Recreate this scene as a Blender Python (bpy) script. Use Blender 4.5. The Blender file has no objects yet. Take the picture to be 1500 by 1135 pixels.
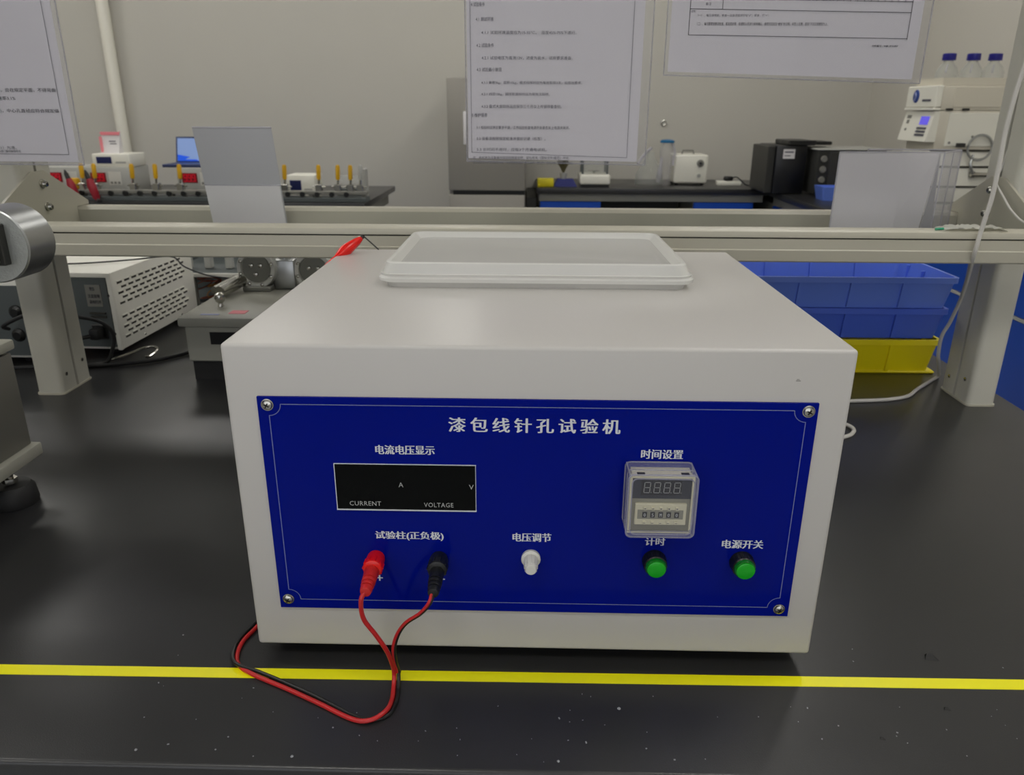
import bpy, bmesh, math, random
from mathutils import Vector, Matrix
random.seed(7)
S = bpy.context.scene
C = S.collection
PI = math.pi

# ------------------------------------------------------------------ camera, world, exposure
cam = bpy.data.cameras.new('camera')
cam.sensor_width = 36.0
cam.lens = 1125.7 / 1500 * 36.0
cam.clip_start = 0.02
camo = bpy.data.objects.new('camera', cam); C.objects.link(camo)
_p, _y, _r = 0.3498, -0.0226, 0.0043
_right = Vector((math.cos(_y), -math.sin(_y), 0))
_fwd = Vector((math.sin(_y) * math.cos(_p), math.cos(_y) * math.cos(_p), -math.sin(_p)))
_up = _right.cross(_fwd)
_R = _right * math.cos(_r) + _up * math.sin(_r)
_U = -_right * math.sin(_r) + _up * math.cos(_r)
camo.matrix_world = Matrix(((_R.x, _U.x, -_fwd.x, -0.0058), (_R.y, _U.y, -_fwd.y, -0.5514),
                            (_R.z, _U.z, -_fwd.z, 0.4589), (0, 0, 0, 1)))
cam.dof.use_dof = True
cam.dof.focus_distance = 0.66
cam.dof.aperture_fstop = 14
S.camera = camo
w = bpy.data.worlds.new('world'); S.world = w; w.use_nodes = True
w.node_tree.nodes['Background'].inputs[0].default_value = (0.5, 0.52, 0.55, 1)
w.node_tree.nodes['Background'].inputs[1].default_value = 0.1
S.view_settings.view_transform = 'Standard'
S.view_settings.look = 'None'
S.view_settings.exposure = 0.0
S.view_settings.gamma = 1.0
S.view_settings.use_curve_mapping = False
LAMP = 8.5
FILL_GLOW = 1.0  # strength of the added fill panes behind the camera

# ------------------------------------------------------------------ materials
def lin(c):
    return tuple(((v / 255) / 12.92 if v / 255 <= 0.04045 else ((v / 255 + 0.055) / 1.055) ** 2.4) for v in c) + (1,)

def mat(name, col, rough=0.5, metal=0.0, noise=0.0, nscale=40, bump=0.0, bscale=300, spec=0.5, emit=None, estr=0, coat=0, rnoise=0):
    m = bpy.data.materials.new(name); m.use_nodes = True
    nt = m.node_tree; b = nt.nodes['Principled BSDF']
    c = lin(col)
    b.inputs['Base Color'].default_value = c
    b.inputs['Roughness'].default_value = rough
    b.inputs['Metallic'].default_value = metal
    b.inputs['Specular IOR Level'].default_value = spec
    b.inputs['Coat Weight'].default_value = coat
    b.inputs['Coat Roughness'].default_value = 0.08
    tc = nt.nodes.new('ShaderNodeTexCoord')
    if noise or rnoise:
        n = nt.nodes.new('ShaderNodeTexNoise'); n.inputs['Scale'].default_value = nscale
        n.inputs['Detail'].default_value = 4
        nt.links.new(tc.outputs['Object'], n.inputs['Vector'])
        if noise:
            r = nt.nodes.new('ShaderNodeMix'); r.data_type = 'RGBA'
            r.inputs[6].default_value = tuple(min(1, v * (1 - noise)) for v in c[:3]) + (1,)
            r.inputs[7].default_value = tuple(min(1, v * (1 + noise)) for v in c[:3]) + (1,)
            nt.links.new(n.outputs['Fac'], r.inputs[0])
            nt.links.new(r.outputs[2], b.inputs['Base Color'])
        if rnoise:
            mr = nt.nodes.new('ShaderNodeMapRange')
            mr.inputs[3].default_value = rough - rnoise; mr.inputs[4].default_value = rough + rnoise
            nt.links.new(n.outputs['Fac'], mr.inputs[0]); nt.links.new(mr.outputs[0], b.inputs['Roughness'])
    if bump:
        n2 = nt.nodes.new('ShaderNodeTexNoise'); n2.inputs['Scale'].default_value = bscale; n2.inputs['Detail'].default_value = 2
        nt.links.new(tc.outputs['Object'], n2.inputs['Vector'])
        bp = nt.nodes.new('ShaderNodeBump'); bp.inputs['Strength'].default_value = bump; bp.inputs['Distance'].default_value = 0.001
        nt.links.new(n2.outputs['Fac'], bp.inputs['Height']); nt.links.new(bp.outputs[0], b.inputs['Normal'])
    if emit:
        b.inputs['Emission Color'].default_value = lin(emit); b.inputs['Emission Strength'].default_value = estr
    return m

def clear(name, col, fac, rough=0.05, trans=0.0):
    """thin clear plastic: mostly see-through, the rest glossy / milky"""
    m = bpy.data.materials.new(name); m.use_nodes = True
    nt = m.node_tree; b = nt.nodes['Principled BSDF']; out = nt.nodes['Material Output']
    b.inputs['Base Color'].default_value = lin(col); b.inputs['Roughness'].default_value = rough
    b.inputs['Subsurface Weight'].default_value = 0
    tr = nt.nodes.new('ShaderNodeBsdfTransparent')
    mx = nt.nodes.new('ShaderNodeMixShader')
    fr = nt.nodes.new('ShaderNodeLayerWeight'); fr.inputs[0].default_value = 0.35
    mr = nt.nodes.new('ShaderNodeMapRange'); mr.inputs[3].default_value = fac; mr.inputs[4].default_value = min(1, fac + 0.4)
    nt.links.new(fr.outputs['Facing'], mr.inputs[0]); nt.links.new(mr.outputs[0], mx.inputs[0])
    nt.links.new(tr.outputs[0], mx.inputs[1])
    if trans:
        tl = nt.nodes.new('ShaderNodeBsdfTranslucent'); tl.inputs[0].default_value = lin(col)
        m2 = nt.nodes.new('ShaderNodeMixShader'); m2.inputs[0].default_value = trans
        nt.links.new(b.outputs[0], m2.inputs[1]); nt.links.new(tl.outputs[0], m2.inputs[2])
        nt.links.new(m2.outputs[0], mx.inputs[2])
    else:
        nt.links.new(b.outputs[0], mx.inputs[2])
    nt.links.new(mx.outputs[0], out.inputs['Surface'])
    return m

M = {}
M['wall'] = mat('wall_paint', (200, 197, 188), 0.55, noise=0.02, nscale=3, bump=0.05, bscale=200)
M['wallr'] = mat('right_wall_paint', (208, 204, 194), 0.5, noise=0.02, nscale=3)
M['ceil'] = mat('ceiling_paint', (232, 232, 228), 0.8)
M['floor'] = mat('floor_vinyl', (165, 167, 165), 0.35, noise=0.08, nscale=6)
M['bench'] = mat('black_phenolic_worktop', (42, 42, 43), 0.3, noise=0.12, nscale=9, bump=0.12, bscale=900, spec=0.55, rnoise=0.05)
M['benchedge'] = mat('worktop_edge', (52, 53, 54), 0.4)
M['white'] = mat('white_powder_coat', (194, 191, 187), 0.34, noise=0.012, nscale=8, bump=0.02, bscale=120, spec=0.5)
M['blue'] = mat('blue_acrylic_panel', (1, 17, 126), 0.12, noise=0.05, nscale=5, spec=0.10)
M['silver'] = mat('silver_print', (214, 217, 222), 0.45)
M['paleline'] = mat('pale_line_print', (120, 130, 175), 0.5)
M['chrome'] = mat('chrome_metal', (190, 188, 180), 0.18, metal=1)
M['steel'] = mat('brushed_steel', (182, 184, 184), 0.32, metal=1, noise=0.1, nscale=30, bump=0.1, bscale=120)
M['drumface'] = mat('ground_steel', (158, 160, 156), 0.5, metal=0.7, noise=0.12, nscale=80, bump=0.35, bscale=500)
M['screen'] = mat('black_meter_window', (7, 8, 8), 0.12, spec=0.12)
M['print'] = mat('meter_white_print', (170, 172, 170), 0.5)
M['tbody'] = mat('timer_grey_body', (136, 134, 118), 0.45)
M['tcream'] = mat('timer_cream_plastic', (206, 201, 174), 0.45)
M['tdisp'] = mat('timer_display_window', (34, 37, 44), 0.2)
M['tdisp2'] = mat('timer_display_dark_inset', (10, 12, 14), 0.2)
M['seg'] = mat('unlit_segment_outline', (150, 150, 146), 0.5)
M['cover'] = clear('clear_timer_cover', (200, 200, 215), 0.05)
M['coveredge'] = clear('clear_cover_edge', (170, 170, 190), 0.42)
M['wplastic'] = mat('white_plastic', (215, 213, 205), 0.35)
M['black'] = mat('black_plastic', (18, 19, 19), 0.35)
M['rubber'] = mat('black_rubber', (30, 30, 31), 0.6)
M['blackrib'] = mat('black_plug_plastic', (20, 22, 22), 0.4)
M['green'] = mat('green_button_lens', (8, 150, 22), 0.3, emit=(0, 150, 20), estr=0.12)
M['greenrim'] = mat('green_lens_rim', (12, 110, 22), 0.2)
M['red'] = mat('red_terminal_plastic', (225, 18, 8), 0.25)
M['redboot'] = mat('soft_red_boot', (196, 34, 30), 0.45)
M['redwire'] = mat('red_wire_jacket', (190, 34, 36), 0.35)
M['blackwire'] = mat('black_wire_jacket', (16, 16, 17), 0.35)
M['yellow'] = mat('yellow_tape_film', (248, 243, 6), 0.35, noise=0.03, nscale=12)
M['alu'] = mat('champagne_aluminium_coat', (186, 182, 166), 0.38, noise=0.03, nscale=14, bump=0.05, bscale=150)
M['alud'] = mat('grey_aluminium_post', (196, 194, 182), 0.4, noise=0.04, nscale=14, bump=0.06, bscale=200)
M['groove'] = mat('dark_groove_insert', (26, 25, 22), 0.8)
M['glass'] = clear('shelf_glass', (120, 135, 120), 0.45)
M['paper'] = mat('printed_paper', (212, 209, 214), 0.5, noise=0.01, nscale=6, spec=0.3)
M['sleeve'] = clear('plastic_sleeve', (170, 168, 178), 0.38)
M['ink'] = mat('black_ink', (46, 46, 52), 0.7)
M['greyink'] = mat('grey_ink', (84, 84, 94), 0.7)
M['lid'] = clear('milky_polypropylene', (225, 225, 222), 0.42, rough=0.25, trans=0.3)
M['lidedge'] = clear('milky_polypropylene_rim', (236, 236, 232), 0.66, rough=0.2, trans=0.2)
M['psbox'] = mat('cream_sheet_metal', (238, 236, 226), 0.4, noise=0.02, nscale=10)
M['pspanel'] = mat('slate_grey_panel', (84, 90, 90), 0.5)
M['slot'] = mat('dark_vent_slot', (62, 62, 56), 0.8)
M['tester'] = mat('grey_enamel', (160, 159, 148), 0.4, noise=0.03, nscale=12)
M['leftbox'] = mat('grey_sheet_metal', (112, 110, 104), 0.35, metal=0.2, noise=0.03, nscale=8)
M['pink'] = mat('pink_sticker', (250, 146, 156), 0.5)
M['lblue'] = mat('pale_blue_sticker', (175, 182, 225), 0.5)
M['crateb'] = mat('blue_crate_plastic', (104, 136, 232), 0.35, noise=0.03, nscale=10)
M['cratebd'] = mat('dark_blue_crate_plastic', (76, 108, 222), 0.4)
M['cratey'] = mat('yellow_crate_plastic', (245, 226, 18), 0.35)
M['cable'] = mat('white_cable_jacket', (205, 202, 196), 0.4)
M['bcab'] = mat('blue_cabinet_laminate', (10, 72, 178), 0.35)
M['gframe'] = mat('grey_steel_frame', (128, 127, 120), 0.45)
M['darkgap'] = mat('dark_cabinet_side', (46, 46, 43), 0.6)
M['fridge'] = mat('grey_stainless_fridge', (152, 148, 140), 0.4, metal=0.2)
M['pipe'] = mat('cream_pipe', (240, 237, 224), 0.4)
M['red7'] = mat('dark_red_display', (90, 6, 18), 0.3, emit=(150, 8, 24), estr=0.12)
M['red7b'] = mat('lit_red_digit', (170, 10, 34), 0.3, emit=(255, 30, 60), estr=0.22)
M['navy'] = mat('navy_display', (22, 32, 84), 0.3)
M['mgrey'] = mat('pale_instrument_case', (178, 178, 172), 0.45)
M['yhandle'] = mat('yellow_grip', (215, 165, 8), 0.4)
M['rhandle'] = mat('dark_red_grip', (150, 22, 40), 0.4)
M['laptop'] = mat('laptop_screen', (90, 110, 150), 0.3, emit=(140, 165, 215), estr=0.5)
M['laptopb'] = mat('laptop_screen_blue_area', (10, 60, 190), 0.3, emit=(10, 90, 215), estr=0.5)
M['lapcase'] = mat('laptop_case', (40, 54, 96), 0.4)
M['ovenb'] = mat('black_enamel', (16, 17, 22), 0.3)
M['oveng'] = mat('dark_grey_enamel', (58, 58, 56), 0.35)
M['lab'] = mat('lab_instrument_white', (236, 234, 222), 0.4)
M['labb'] = mat('lab_instrument_beige', (214, 208, 192), 0.45)
M['logo'] = mat('blue_logo_oval', (22, 62, 140), 0.4)
M['lcd'] = mat('violet_lcd', (90, 80, 215), 0.3, emit=(100, 90, 230), estr=0.5)
M['bottle'] = clear('bottle_glass', (200, 205, 200), 0.16)
M['bcap'] = mat('navy_bottle_cap', (30, 28, 130), 0.35)
M['tcap'] = mat('teal_blue_cap', (28, 110, 160), 0.4)
M['yellowp'] = mat('yellow_plastic', (225, 210, 30), 0.45)
M['navyp'] = mat('navy_plastic', (24, 34, 116), 0.45)
M['plant'] = mat('dry_olive_plant', (92, 86, 56), 0.8)
M['copper'] = mat('copper_wire', (150, 70, 46), 0.4, metal=0.6, noise=0.3, nscale=60)
M['orange'] = mat('orange_jacket', (200, 130, 30), 0.5)
M['acryl'] = clear('clear_acrylic', (212, 210, 216), 0.12)
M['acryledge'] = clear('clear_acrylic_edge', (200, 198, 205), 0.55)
M['card'] = mat('white_card_sheet', (226, 223, 224), 0.45)
M['greycard'] = mat('grey_sign_back', (186, 186, 190), 0.4)
M['tissue'] = mat('white_tissue', (225, 224, 215), 0.8)
M['tgreen'] = mat('green_tip', (30, 150, 110), 0.5)
M['speck'] = mat('pale_dust', (150, 152, 155), 0.8)
M['debris'] = mat('dark_crumb', (12, 12, 12), 0.6)
M['bracket'] = mat('dark_bracket', (60, 60, 58), 0.4, metal=0.5)
M['wheelg'] = mat('bearing_steel', (205, 205, 198), 0.28, metal=0.55)
M['wheeld'] = mat('bearing_dark_face', (122, 122, 114), 0.3, metal=0.3)
M['clearp'] = clear('bluish_clear_plastic', (150, 165, 200), 0.4)
M['daylight'] = mat('bright_daylight_pane', (240, 245, 250), 0.3, emit=(246, 248, 255), estr=FILL_GLOW)
M['lampglow'] = mat('lamp_diffuser', (250, 250, 250), 0.5, emit=(255, 252, 246), estr=LAMP)

# ------------------------------------------------------------------ mesh helpers
def nb(): return bmesh.new()

def box(bm, x0, x1, y0, y1, z0, z1, bev=0.0, seg=2, rot=None):
    g = bmesh.ops.create_cube(bm, size=1)
    vs = g['verts']
    cx, cy, cz = (x0 + x1) / 2, (y0 + y1) / 2, (z0 + z1) / 2
    for v in vs:
        v.co = Vector((v.co.x * (x1 - x0), v.co.y * (y1 - y0), v.co.z * (z1 - z0)))
    if rot: bmesh.ops.rotate(bm, verts=vs, cent=(0, 0, 0), matrix=rot)
    for v in vs: v.co += Vector((cx, cy, cz))
    if bev:
        es = list({e for v in vs for e in v.link_edges})
        bmesh.ops.bevel(bm, geom=es, offset=bev, segments=seg, affect='EDGES', profile=0.5)
    return bm

def quadbox(bm, bot, top):
    """hexahedron from 4 bottom and 4 top corners (same winding)"""
    b = [bm.verts.new(p) for p in bot]; t = [bm.verts.new(p) for p in top]
    bm.faces.new(b[::-1]); bm.faces.new(t)
    for i in range(4):
        j = (i + 1) % 4
        bm.faces.new((b[i], b[j], t[j], t[i]))
    return bm

def basis(d):
    d = Vector(d).normalized()
    a = Vector((0, 0, 1)) if abs(d.z) < 0.9 else Vector((1, 0, 0))
    u = d.cross(a).normalized(); v = d.cross(u).normalized()
    return d, u, v

def lathe(bm, base, axis, prof, n=24, cap=True):
    """prof: list of (distance along axis, radius)"""
    base = Vector(base); d, u, v = basis(axis)
    rings = []
    for s, r in prof:
        rings.append([bm.verts.new(base + d * s + (u * math.cos(2 * PI * k / n) + v * math.sin(2 * PI * k / n)) * max(r, 1e-5)) for k in range(n)])
    for a, b in zip(rings, rings[1:]):
        for k in range(n):
            bm.faces.new((a[k], a[(k + 1) % n], b[(k + 1) % n], b[k]))
    if cap:
        bm.faces.new(rings[0][::-1]); bm.faces.new(rings[-1])
    return bm

def cyl(bm, p0, p1, r, n=16, r1=None):
    p0 = Vector(p0); p1 = Vector(p1)
    return lathe(bm, p0, p1 - p0, [(0, r), ((p1 - p0).length, r if r1 is None else r1)], n)

def smooth_pts(pts, k=8):
    P = [Vector(p) for p in pts]
    P = [P[0] * 2 - P[1]] + P + [P[-1] * 2 - P[-2]]
    out = []
    for i in range(1, len(P) - 2):
        a, b, c, d = P[i - 1:i + 3]
        for j in range(k):
            t = j / k
            out.append(0.5 * ((2 * b) + (-a + c) * t + (2 * a - 5 * b + 4 * c - d) * t * t + (-a + 3 * b - 3 * c + d) * t ** 3))
    out.append(P[-2])
    return out

def tube(bm, pts, r, n=8, smooth=True, k=8):
    P = smooth_pts(pts, k) if smooth else [Vector(p) for p in pts]
    rings = []; ref = None
    for i, p in enumerate(P):
        d = (P[min(i + 1, len(P) - 1)] - P[max(i - 1, 0)]).normalized()
        if ref is None: _, ref, _ = basis(d)
        u = (ref - d * ref.dot(d)).normalized(); ref = u; v = d.cross(u)
        rings.append([bm.verts.new(p + (u * math.cos(2 * PI * j / n) + v * math.sin(2 * PI * j / n)) * r) for j in range(n)])
    for a, b in zip(rings, rings[1:]):
        for j in range(n): bm.faces.new((a[j], a[(j + 1) % n], b[(j + 1) % n], b[j]))
    bm.faces.new(rings[0][::-1]); bm.faces.new(rings[-1])
    return bm

def prism(bm, poly, f0, f1):
    """poly list of 2-D points; f0, f1 map a 2-D point to the two ends"""
    a = [bm.verts.new(f0(*p)) for p in poly]; b = [bm.verts.new(f1(*p)) for p in poly]
    bm.faces.new(a); bm.faces.new(b[::-1])
    n = len(poly)
    for i in range(n): bm.faces.new((a[i], b[i], b[(i + 1) % n], a[(i + 1) % n]))
    bmesh.ops.recalc_face_normals(bm, faces=bm.faces)
    return bm

def rect_round(x0, x1, y0, y1, r, n=4):
    out = []
    for cx, cy, a in ((x1 - r, y1 - r, 0), (x0 + r, y1 - r, PI / 2), (x0 + r, y0 + r, PI), (x1 - r, y0 + r, 1.5 * PI)):
        for k in range(n + 1): out.append((cx + r * math.cos(a + k * PI / 2 / n), cy + r * math.sin(a + k * PI / 2 / n)))
    return out

def loft(bm, loops, cap0=True, cap1=True):
    R = [[bm.verts.new(p) for p in l] for l in loops]
    n = len(R[0])
    for a, b in zip(R, R[1:]):
        for i in range(n): bm.faces.new((a[i], a[(i + 1) % n], b[(i + 1) % n], b[i]))
    if cap0: bm.faces.new(R[0][::-1])
    if cap1: bm.faces.new(R[-1])
    bmesh.ops.recalc_face_normals(bm, faces=bm.faces)
    return bm

def strip(bm, pts, wd, y):
    """flat line of width wd in the x-z plane at depth y, facing -y"""
    for (a, b) in zip(pts, pts[1:]):
        a = Vector(a); b = Vector(b); d = (b - a).normalized(); nrm = Vector((-d.y, d.x)) * wd / 2
        e = d * wd * 0.3
        q = [a - e - nrm, b + e - nrm, b + e + nrm, a - e + nrm]
        bm.faces.new([bm.verts.new((p.x, y, p.y)) for p in q])
    return bm

def finish(me, angle=35):
    for p in me.polygons: p.use_smooth = True
    try: me.set_sharp_from_angle(angle=math.radians(angle))
    except Exception: pass

def obj(name, bm, m, parent=None, label=None, kind=None):
    me = bpy.data.meshes.new(name); bmesh.ops.recalc_face_normals(bm, faces=bm.faces)
    bm.to_mesh(me); bm.free()
    me.materials.append(M[m]); finish(me)
    o = bpy.data.objects.new(name, me); C.objects.link(o); o.parent = parent
    if label: o['label'] = label
    if kind: o['kind'] = kind
    return o

def thing(name, label, cat, loc=(0, 0, 0), rotz=0, group=None):
    o = bpy.data.objects.new(name, None); C.objects.link(o)
    o.location = loc; o.rotation_euler = (0, 0, rotz); o.empty_display_size = 0.02
    o['label'] = label; o['category'] = cat
    if group: o['group'] = group
    return o

def tag(o, label, cat, group=None, kind=None):
    o['label'] = label; o['category'] = cat
    if group: o['group'] = group
    if kind: o['kind'] = kind
    return o

def struct(name, bm, m):
    o = obj(name, bm, m); o['kind'] = 'structure'; return o

def dup(root, loc, rotz=None, label=None, group=None):
    r = root.copy(); C.objects.link(r); r.location = loc
    if rotz is not None: r.rotation_euler = (0, 0, rotz)
    if label: r['label'] = label
    if group: r['group'] = group
    for ch in list(root.children):
        c = ch.copy(); C.objects.link(c); c.parent = r
        for g in ch.children:
            d = g.copy(); C.objects.link(d); d.parent = c
    return r

def dupmesh(src, name, dx, dy, dz, parent):
    o = src.copy(); o.name = name; C.objects.link(o); o.parent = parent
    o.location = (src.location.x + dx, src.location.y + dy, src.location.z + dz)
    return o

def lettering(body, x0, x1, z0, z1, y, m, parent, bold=0.012, sp=1.0, name='lettering', face='front', keep=False, align='L'):
    """flat text mesh fitted to the box x0..x1, z0..z1 on the plane y (facing -y)"""
    cu = bpy.data.curves.new(name, 'FONT'); cu.body = body; cu.size = 1; 
    cu.resolution_u = 2; cu.space_character = sp
    t = bpy.data.objects.new(name, cu); C.objects.link(t)
    bpy.context.view_layer.update()
    me = bpy.data.meshes.new_from_object(t.evaluated_get(bpy.context.evaluated_depsgraph_get()))
    bpy.data.objects.remove(t)
    xs = [v.co.x for v in me.vertices]; ys = [v.co.y for v in me.vertices]
    ax, bx, ay, by = min(xs), max(xs), min(ys), max(ys)
    sz = (z1 - z0) / (by - ay); sx = (x1 - x0) / (bx - ax)
    if keep: sx = sz
    for v in me.vertices:
        X = x0 + (v.co.x - ax) * sx; Z = z0 + (v.co.y - ay) * sz
        v.co = Vector((X, y, Z)) if face == 'front' else Vector((X, Z, y))
    if bold:                                   # heavier uprights, as in a printed Song face
        em = 0.0105 if (z1 - z0) > .010 else (z1 - z0)
        b = bmesh.new(); b.from_mesh(me); src = b.faces[:]
        for k, sh in enumerate((-0.035, 0.035)):
            g_ = bmesh.ops.duplicate(b, geom=src)
            for v in [e for e in g_['geom'] if isinstance(e, bmesh.types.BMVert)]:
                v.co.x += sh * em; v.co.y -= 0.00001 * (k + 1)
        b.to_mesh(me); b.free()
    me.materials.clear(); me.materials.append(M[m]); me.name = name
    o = bpy.data.objects.new(name, me); C.objects.link(o); o.parent = parent
    return o

# ================================================================== ROOM
ROOM = dict(x0=-4.6, x1=2.22, y0=-3.2, y1=4.9, z0=-0.8, z1=2.2)
def slab(name, x0, x1, y0, y1, z0, z1, m): return struct(name, box(nb(), x0, x1, y0, y1, z0, z1), m)
slab('floor', -4.8, 2.4, -3.4, 5.1, -0.9, -0.8, 'floor')
slab('ceiling', -4.8, 2.4, -3.4, 5.1, 2.2, 2.3, 'ceil')
slab('wall_back', -4.8, 2.4, 4.9, 5.1, -0.8, 2.2, 'wall')
slab('wall_right', 2.22, 2.4, -3.4, 4.9, -0.8, 2.2, 'wallr')
slab('wall_left', -4.8, -4.6, -3.4, 4.9, -0.8, 2.2, 'wall')
slab('wall_front', -4.6, 2.22, -3.4, -3.2, -0.8, 2.2, 'wall')
slab('baseboard_back', -4.6, 2.22, 4.885, 4.9, -0.8, -0.7, 'gframe')

# unseen glowing window, added behind the camera as front fill light
b = nb()
for x in (-2.85, -1.37, .08, 1.53): box(b, x - .03, x + .03, -3.21, -3.15, -.15, 1.85)
for z in (-.15, 1.82): box(b, -2.85, 1.53, -3.21, -3.15, z, z + .05)
fillwin = struct('window_1', b, 'wplastic')
for k in range(3):
    p_ = obj('pane', box(nb(), -2.82 + k * 1.465, -1.40 + k * 1.465, -3.19, -3.18, -.10, 1.82), 'daylight', fillwin)
lamp0 = None
for x, y in ((-1.95, -1.2), (-.45, -1.2), (1.15, -1.2), (-1.95, .35), (1.15, .35), (-3.6, 1.87), (-1.95, 1.87), (1.15, 1.87), (-3.6, 3.6), (-1.95, 3.6), (-.45, 3.6), (1.15, 3.6)):  # middle row follows worktop reflections; further panels added to brighten the room
    if True:
        if lamp0 is None:
            lamp0 = thing('ceiling_light', 'square ceiling light panel above the laboratory benches', 'ceiling light', (x, y, 2.2), 0, 'ceiling light panels')
            obj('diffuser', box(nb(), -0.3, 0.3, -0.3, 0.3, -0.03, -0.012), 'lampglow', lamp0)
            b = nb()
            for s in (-1, 1):
                box(b, s * 0.315 - 0.015, s * 0.315 + 0.015, -0.33, 0.33, -0.035, 0)
                box(b, -0.3, 0.3, s * 0.315 - 0.015, s * 0.315 + 0.015, -0.035, 0)
            obj('frame', b, 'wplastic', lamp0)
        else: dup(lamp0, (x, y, 2.2))

# ================================================================== OUR BENCH
t = thing('lab_bench', 'black topped laboratory bench carrying the white tester', 'bench', (0, 0, -0.8))
b = nb(); box(b, -2.4, 0.8, -0.119, 1.49, 0.768, 0.8, 0.004, 3); obj('worktop', b, 'bench', t)
b = nb(); box(b, -2.38, 0.78, -0.09, 1.46, 0.71, 0.768); obj('frame', b, 'gframe', t)
b = nb(); box(b, -2.36, 0.76, -0.07, 1.44, 0.0, 0.71); obj('cabinet_body', b, 'gframe', t)
src = None
for k in range(6):
    if src is None:
        src = obj('door', box(nb(), -2.35, -1.85, -0.09, -0.07, 0.05, 0.69, 0.003), 'bcab', t)
    else: dupmesh(src, 'door', k * 0.518, 0, 0, t)

# dust and crumbs lying on the worktop
b = nb()
for k in range(90):
    x = random.uniform(-0.33, 0.42); y = random.uniform(-0.112, 0.03)
    if abs(x) < 0.24 and y > -0.006: continue
    if -0.03 < y < -0.005: continue
    s = random.choice((0.0002, 0.0003, 0.0003, 0.0005)); a = random.uniform(0, PI)
    box(b, x - s * random.uniform(1, 3), x + s, y - s, y + s, 0, 0.0004, rot=Matrix.Rotation(a, 3, 'Z'))
for x, y, s in ((0.071, -0.052, 0.0016), (-0.30, -0.105, 0.0012), (-0.18, -0.108, 0.0013), (0.02, -0.107, 0.0012)):
    lathe(b, (x, y, 0), (0, 0, 1), [(0, s), (0.0008, s * 0.6)], 6)
tag(obj('dust_speck', b, 'speck'), 'pale dust specks scattered on the black worktop before the tester', 'dust', kind='stuff')
b = nb()
for x, y, s in ((0.355, 0.018, 0.006), (0.338, -0.045, 0.0028), (0.272, -0.078, 0.0022)):
    quadbox(b, [(x - s, y - s * .5, 0), (x + s, y - s * .8, 0), (x + s * .7, y + s * .5, 0), (x - s * .5, y + s * .7, 0)],
            [(x - s * .8, y - s * .2, s * .3), (x + s * .5, y - s * .5, s * .2), (x + s * .3, y + s * .3, s * .5), (x - s * .4, y + s * .4, s * .4)])
tag(obj('dark_crumb', b, 'debris'), 'small dark crumbs on the worktop right of the tester', 'crumb', kind='stuff')

# yellow tape line
def ty(x): return -0.0120 + (x + 0.4635) * 0.0066 / 0.885
t = thing('yellow_tape', 'bright yellow tape line stuck along the black worktop in front of the tester', 'tape', (0, 0, 0))
for x0, x1, z0, dy in ((-0.75, -0.395, 0.0, 0.0003), (-0.397, -0.1136, 0.0002, 0.0), (-0.1128, 0.79, 0.0, 0.0)):
    h = 0.0061; b = nb()
    ya, yb = ty(x0) - 0.0092 + dy, ty(x1) - 0.0092 + dy
    quadbox(b, [(x0, ya - h, z0), (x1, yb - h, z0), (x1, yb + h, z0), (x0, ya + h, z0)],
            [(x0, ya - h, z0 + .0003), (x1, yb - h, z0 + .0003), (x1, yb + h, z0 + .0003), (x0, ya + h, z0 + .0003)])
    obj('tape_strip', b, 'yellow', t)

# ================================================================== THE TESTER
T = thing('pinhole_tester', 'white metal wire pinhole tester with blue front panel in the middle of the bench', 'tester', (0, 0, 0))
b = nb(); box(b, -0.24, 0.24, 0, 0.4134, 0.015, 0.2903, 0.0032, 3); obj('housing', b, 'white', T)
for sx in (-1, 1):
    for yy in (0.045, 0.37):
        obj('foot', lathe(nb(), (sx * 0.205, yy, 0), (0, 0, 1), [(0, 0.017), (0.004, 0.019), (0.0155, 0.016)], 24), 'rubber', T)
# paint chips near the right edge
# blue panel
PZ0, PZ1 = 0.0555, 0.2485
pan = obj('front_panel', box(nb(), -0.2155, 0.2155, -0.0022, 0.0004, PZ0, PZ1, 0.0003, 1), 'blue', T, 'glossy royal blue control panel with silver lettering')
Y = -0.0024
r = 0.0095; xa, za, zb = 0.2068, 0.0645, 0.2425
line = []
def arc(cx, cz, a0, a1): return [(cx + r * math.cos(a0 + (a1 - a0) * k / 8), cz + r * math.sin(a0 + (a1 - a0) * k / 8)) for k in range(9)]
line += arc(xa, zb, -PI / 2, -PI) + arc(-xa, zb, 0, -PI / 2) + arc(-xa, za, PI / 2, 0) + arc(xa, za, PI, PI / 2)
line.append(line[0])
obj('border_line', strip(nb(), line, 0.00055, Y), 'paleline', pan)
for x, z in ((-0.2075, 0.2420), (0.208, 0.2420), (0.2073, 0.0630), (-0.208, 0.0645)):
    b = nb(); lathe(b, (x, -0.0022, z), (0, -1, 0), [(0, 0.0049), (0.0006, 0.0049), (0.0007, 0.0042), (0.0019, 0.0036), (0.0026, 0.0022), (0.0028, 0.0006)], 24)
    sc = obj('screw', b, 'chrome', pan)
    b = nb()
    for a in (0.5, 0.5 + PI / 2):
        box(b, x - 0.0021, x + 0.0021, -0.0053, -0.0046, z - 0.0005, z + 0.0005, rot=Matrix.Rotation(a, 3, 'Y'))
    obj('cross_recess', b, 'black', sc)
lettering('漆包线针孔试验机', -0.0672, 0.0655, 0.2212, 0.2335, Y, 'silver', pan, 0.022, 1.42)
lettering('电流电压显示', -0.1255, -0.0790, 0.2012, 0.2092, Y, 'silver', pan, 0.022)
lettering('试验柱(正负极)', -0.1300, -0.0740, 0.1235, 0.1320, Y, 'silver', pan, 0.022)
lettering('+', -0.1318 + 0.0005, -0.1262, 0.0842, 0.0898, Y, 'silver', pan, 0.02)
lettering('-', -0.0768, -0.0738, 0.0862, 0.0872, Y, 'silver', pan, 0.01)
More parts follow.
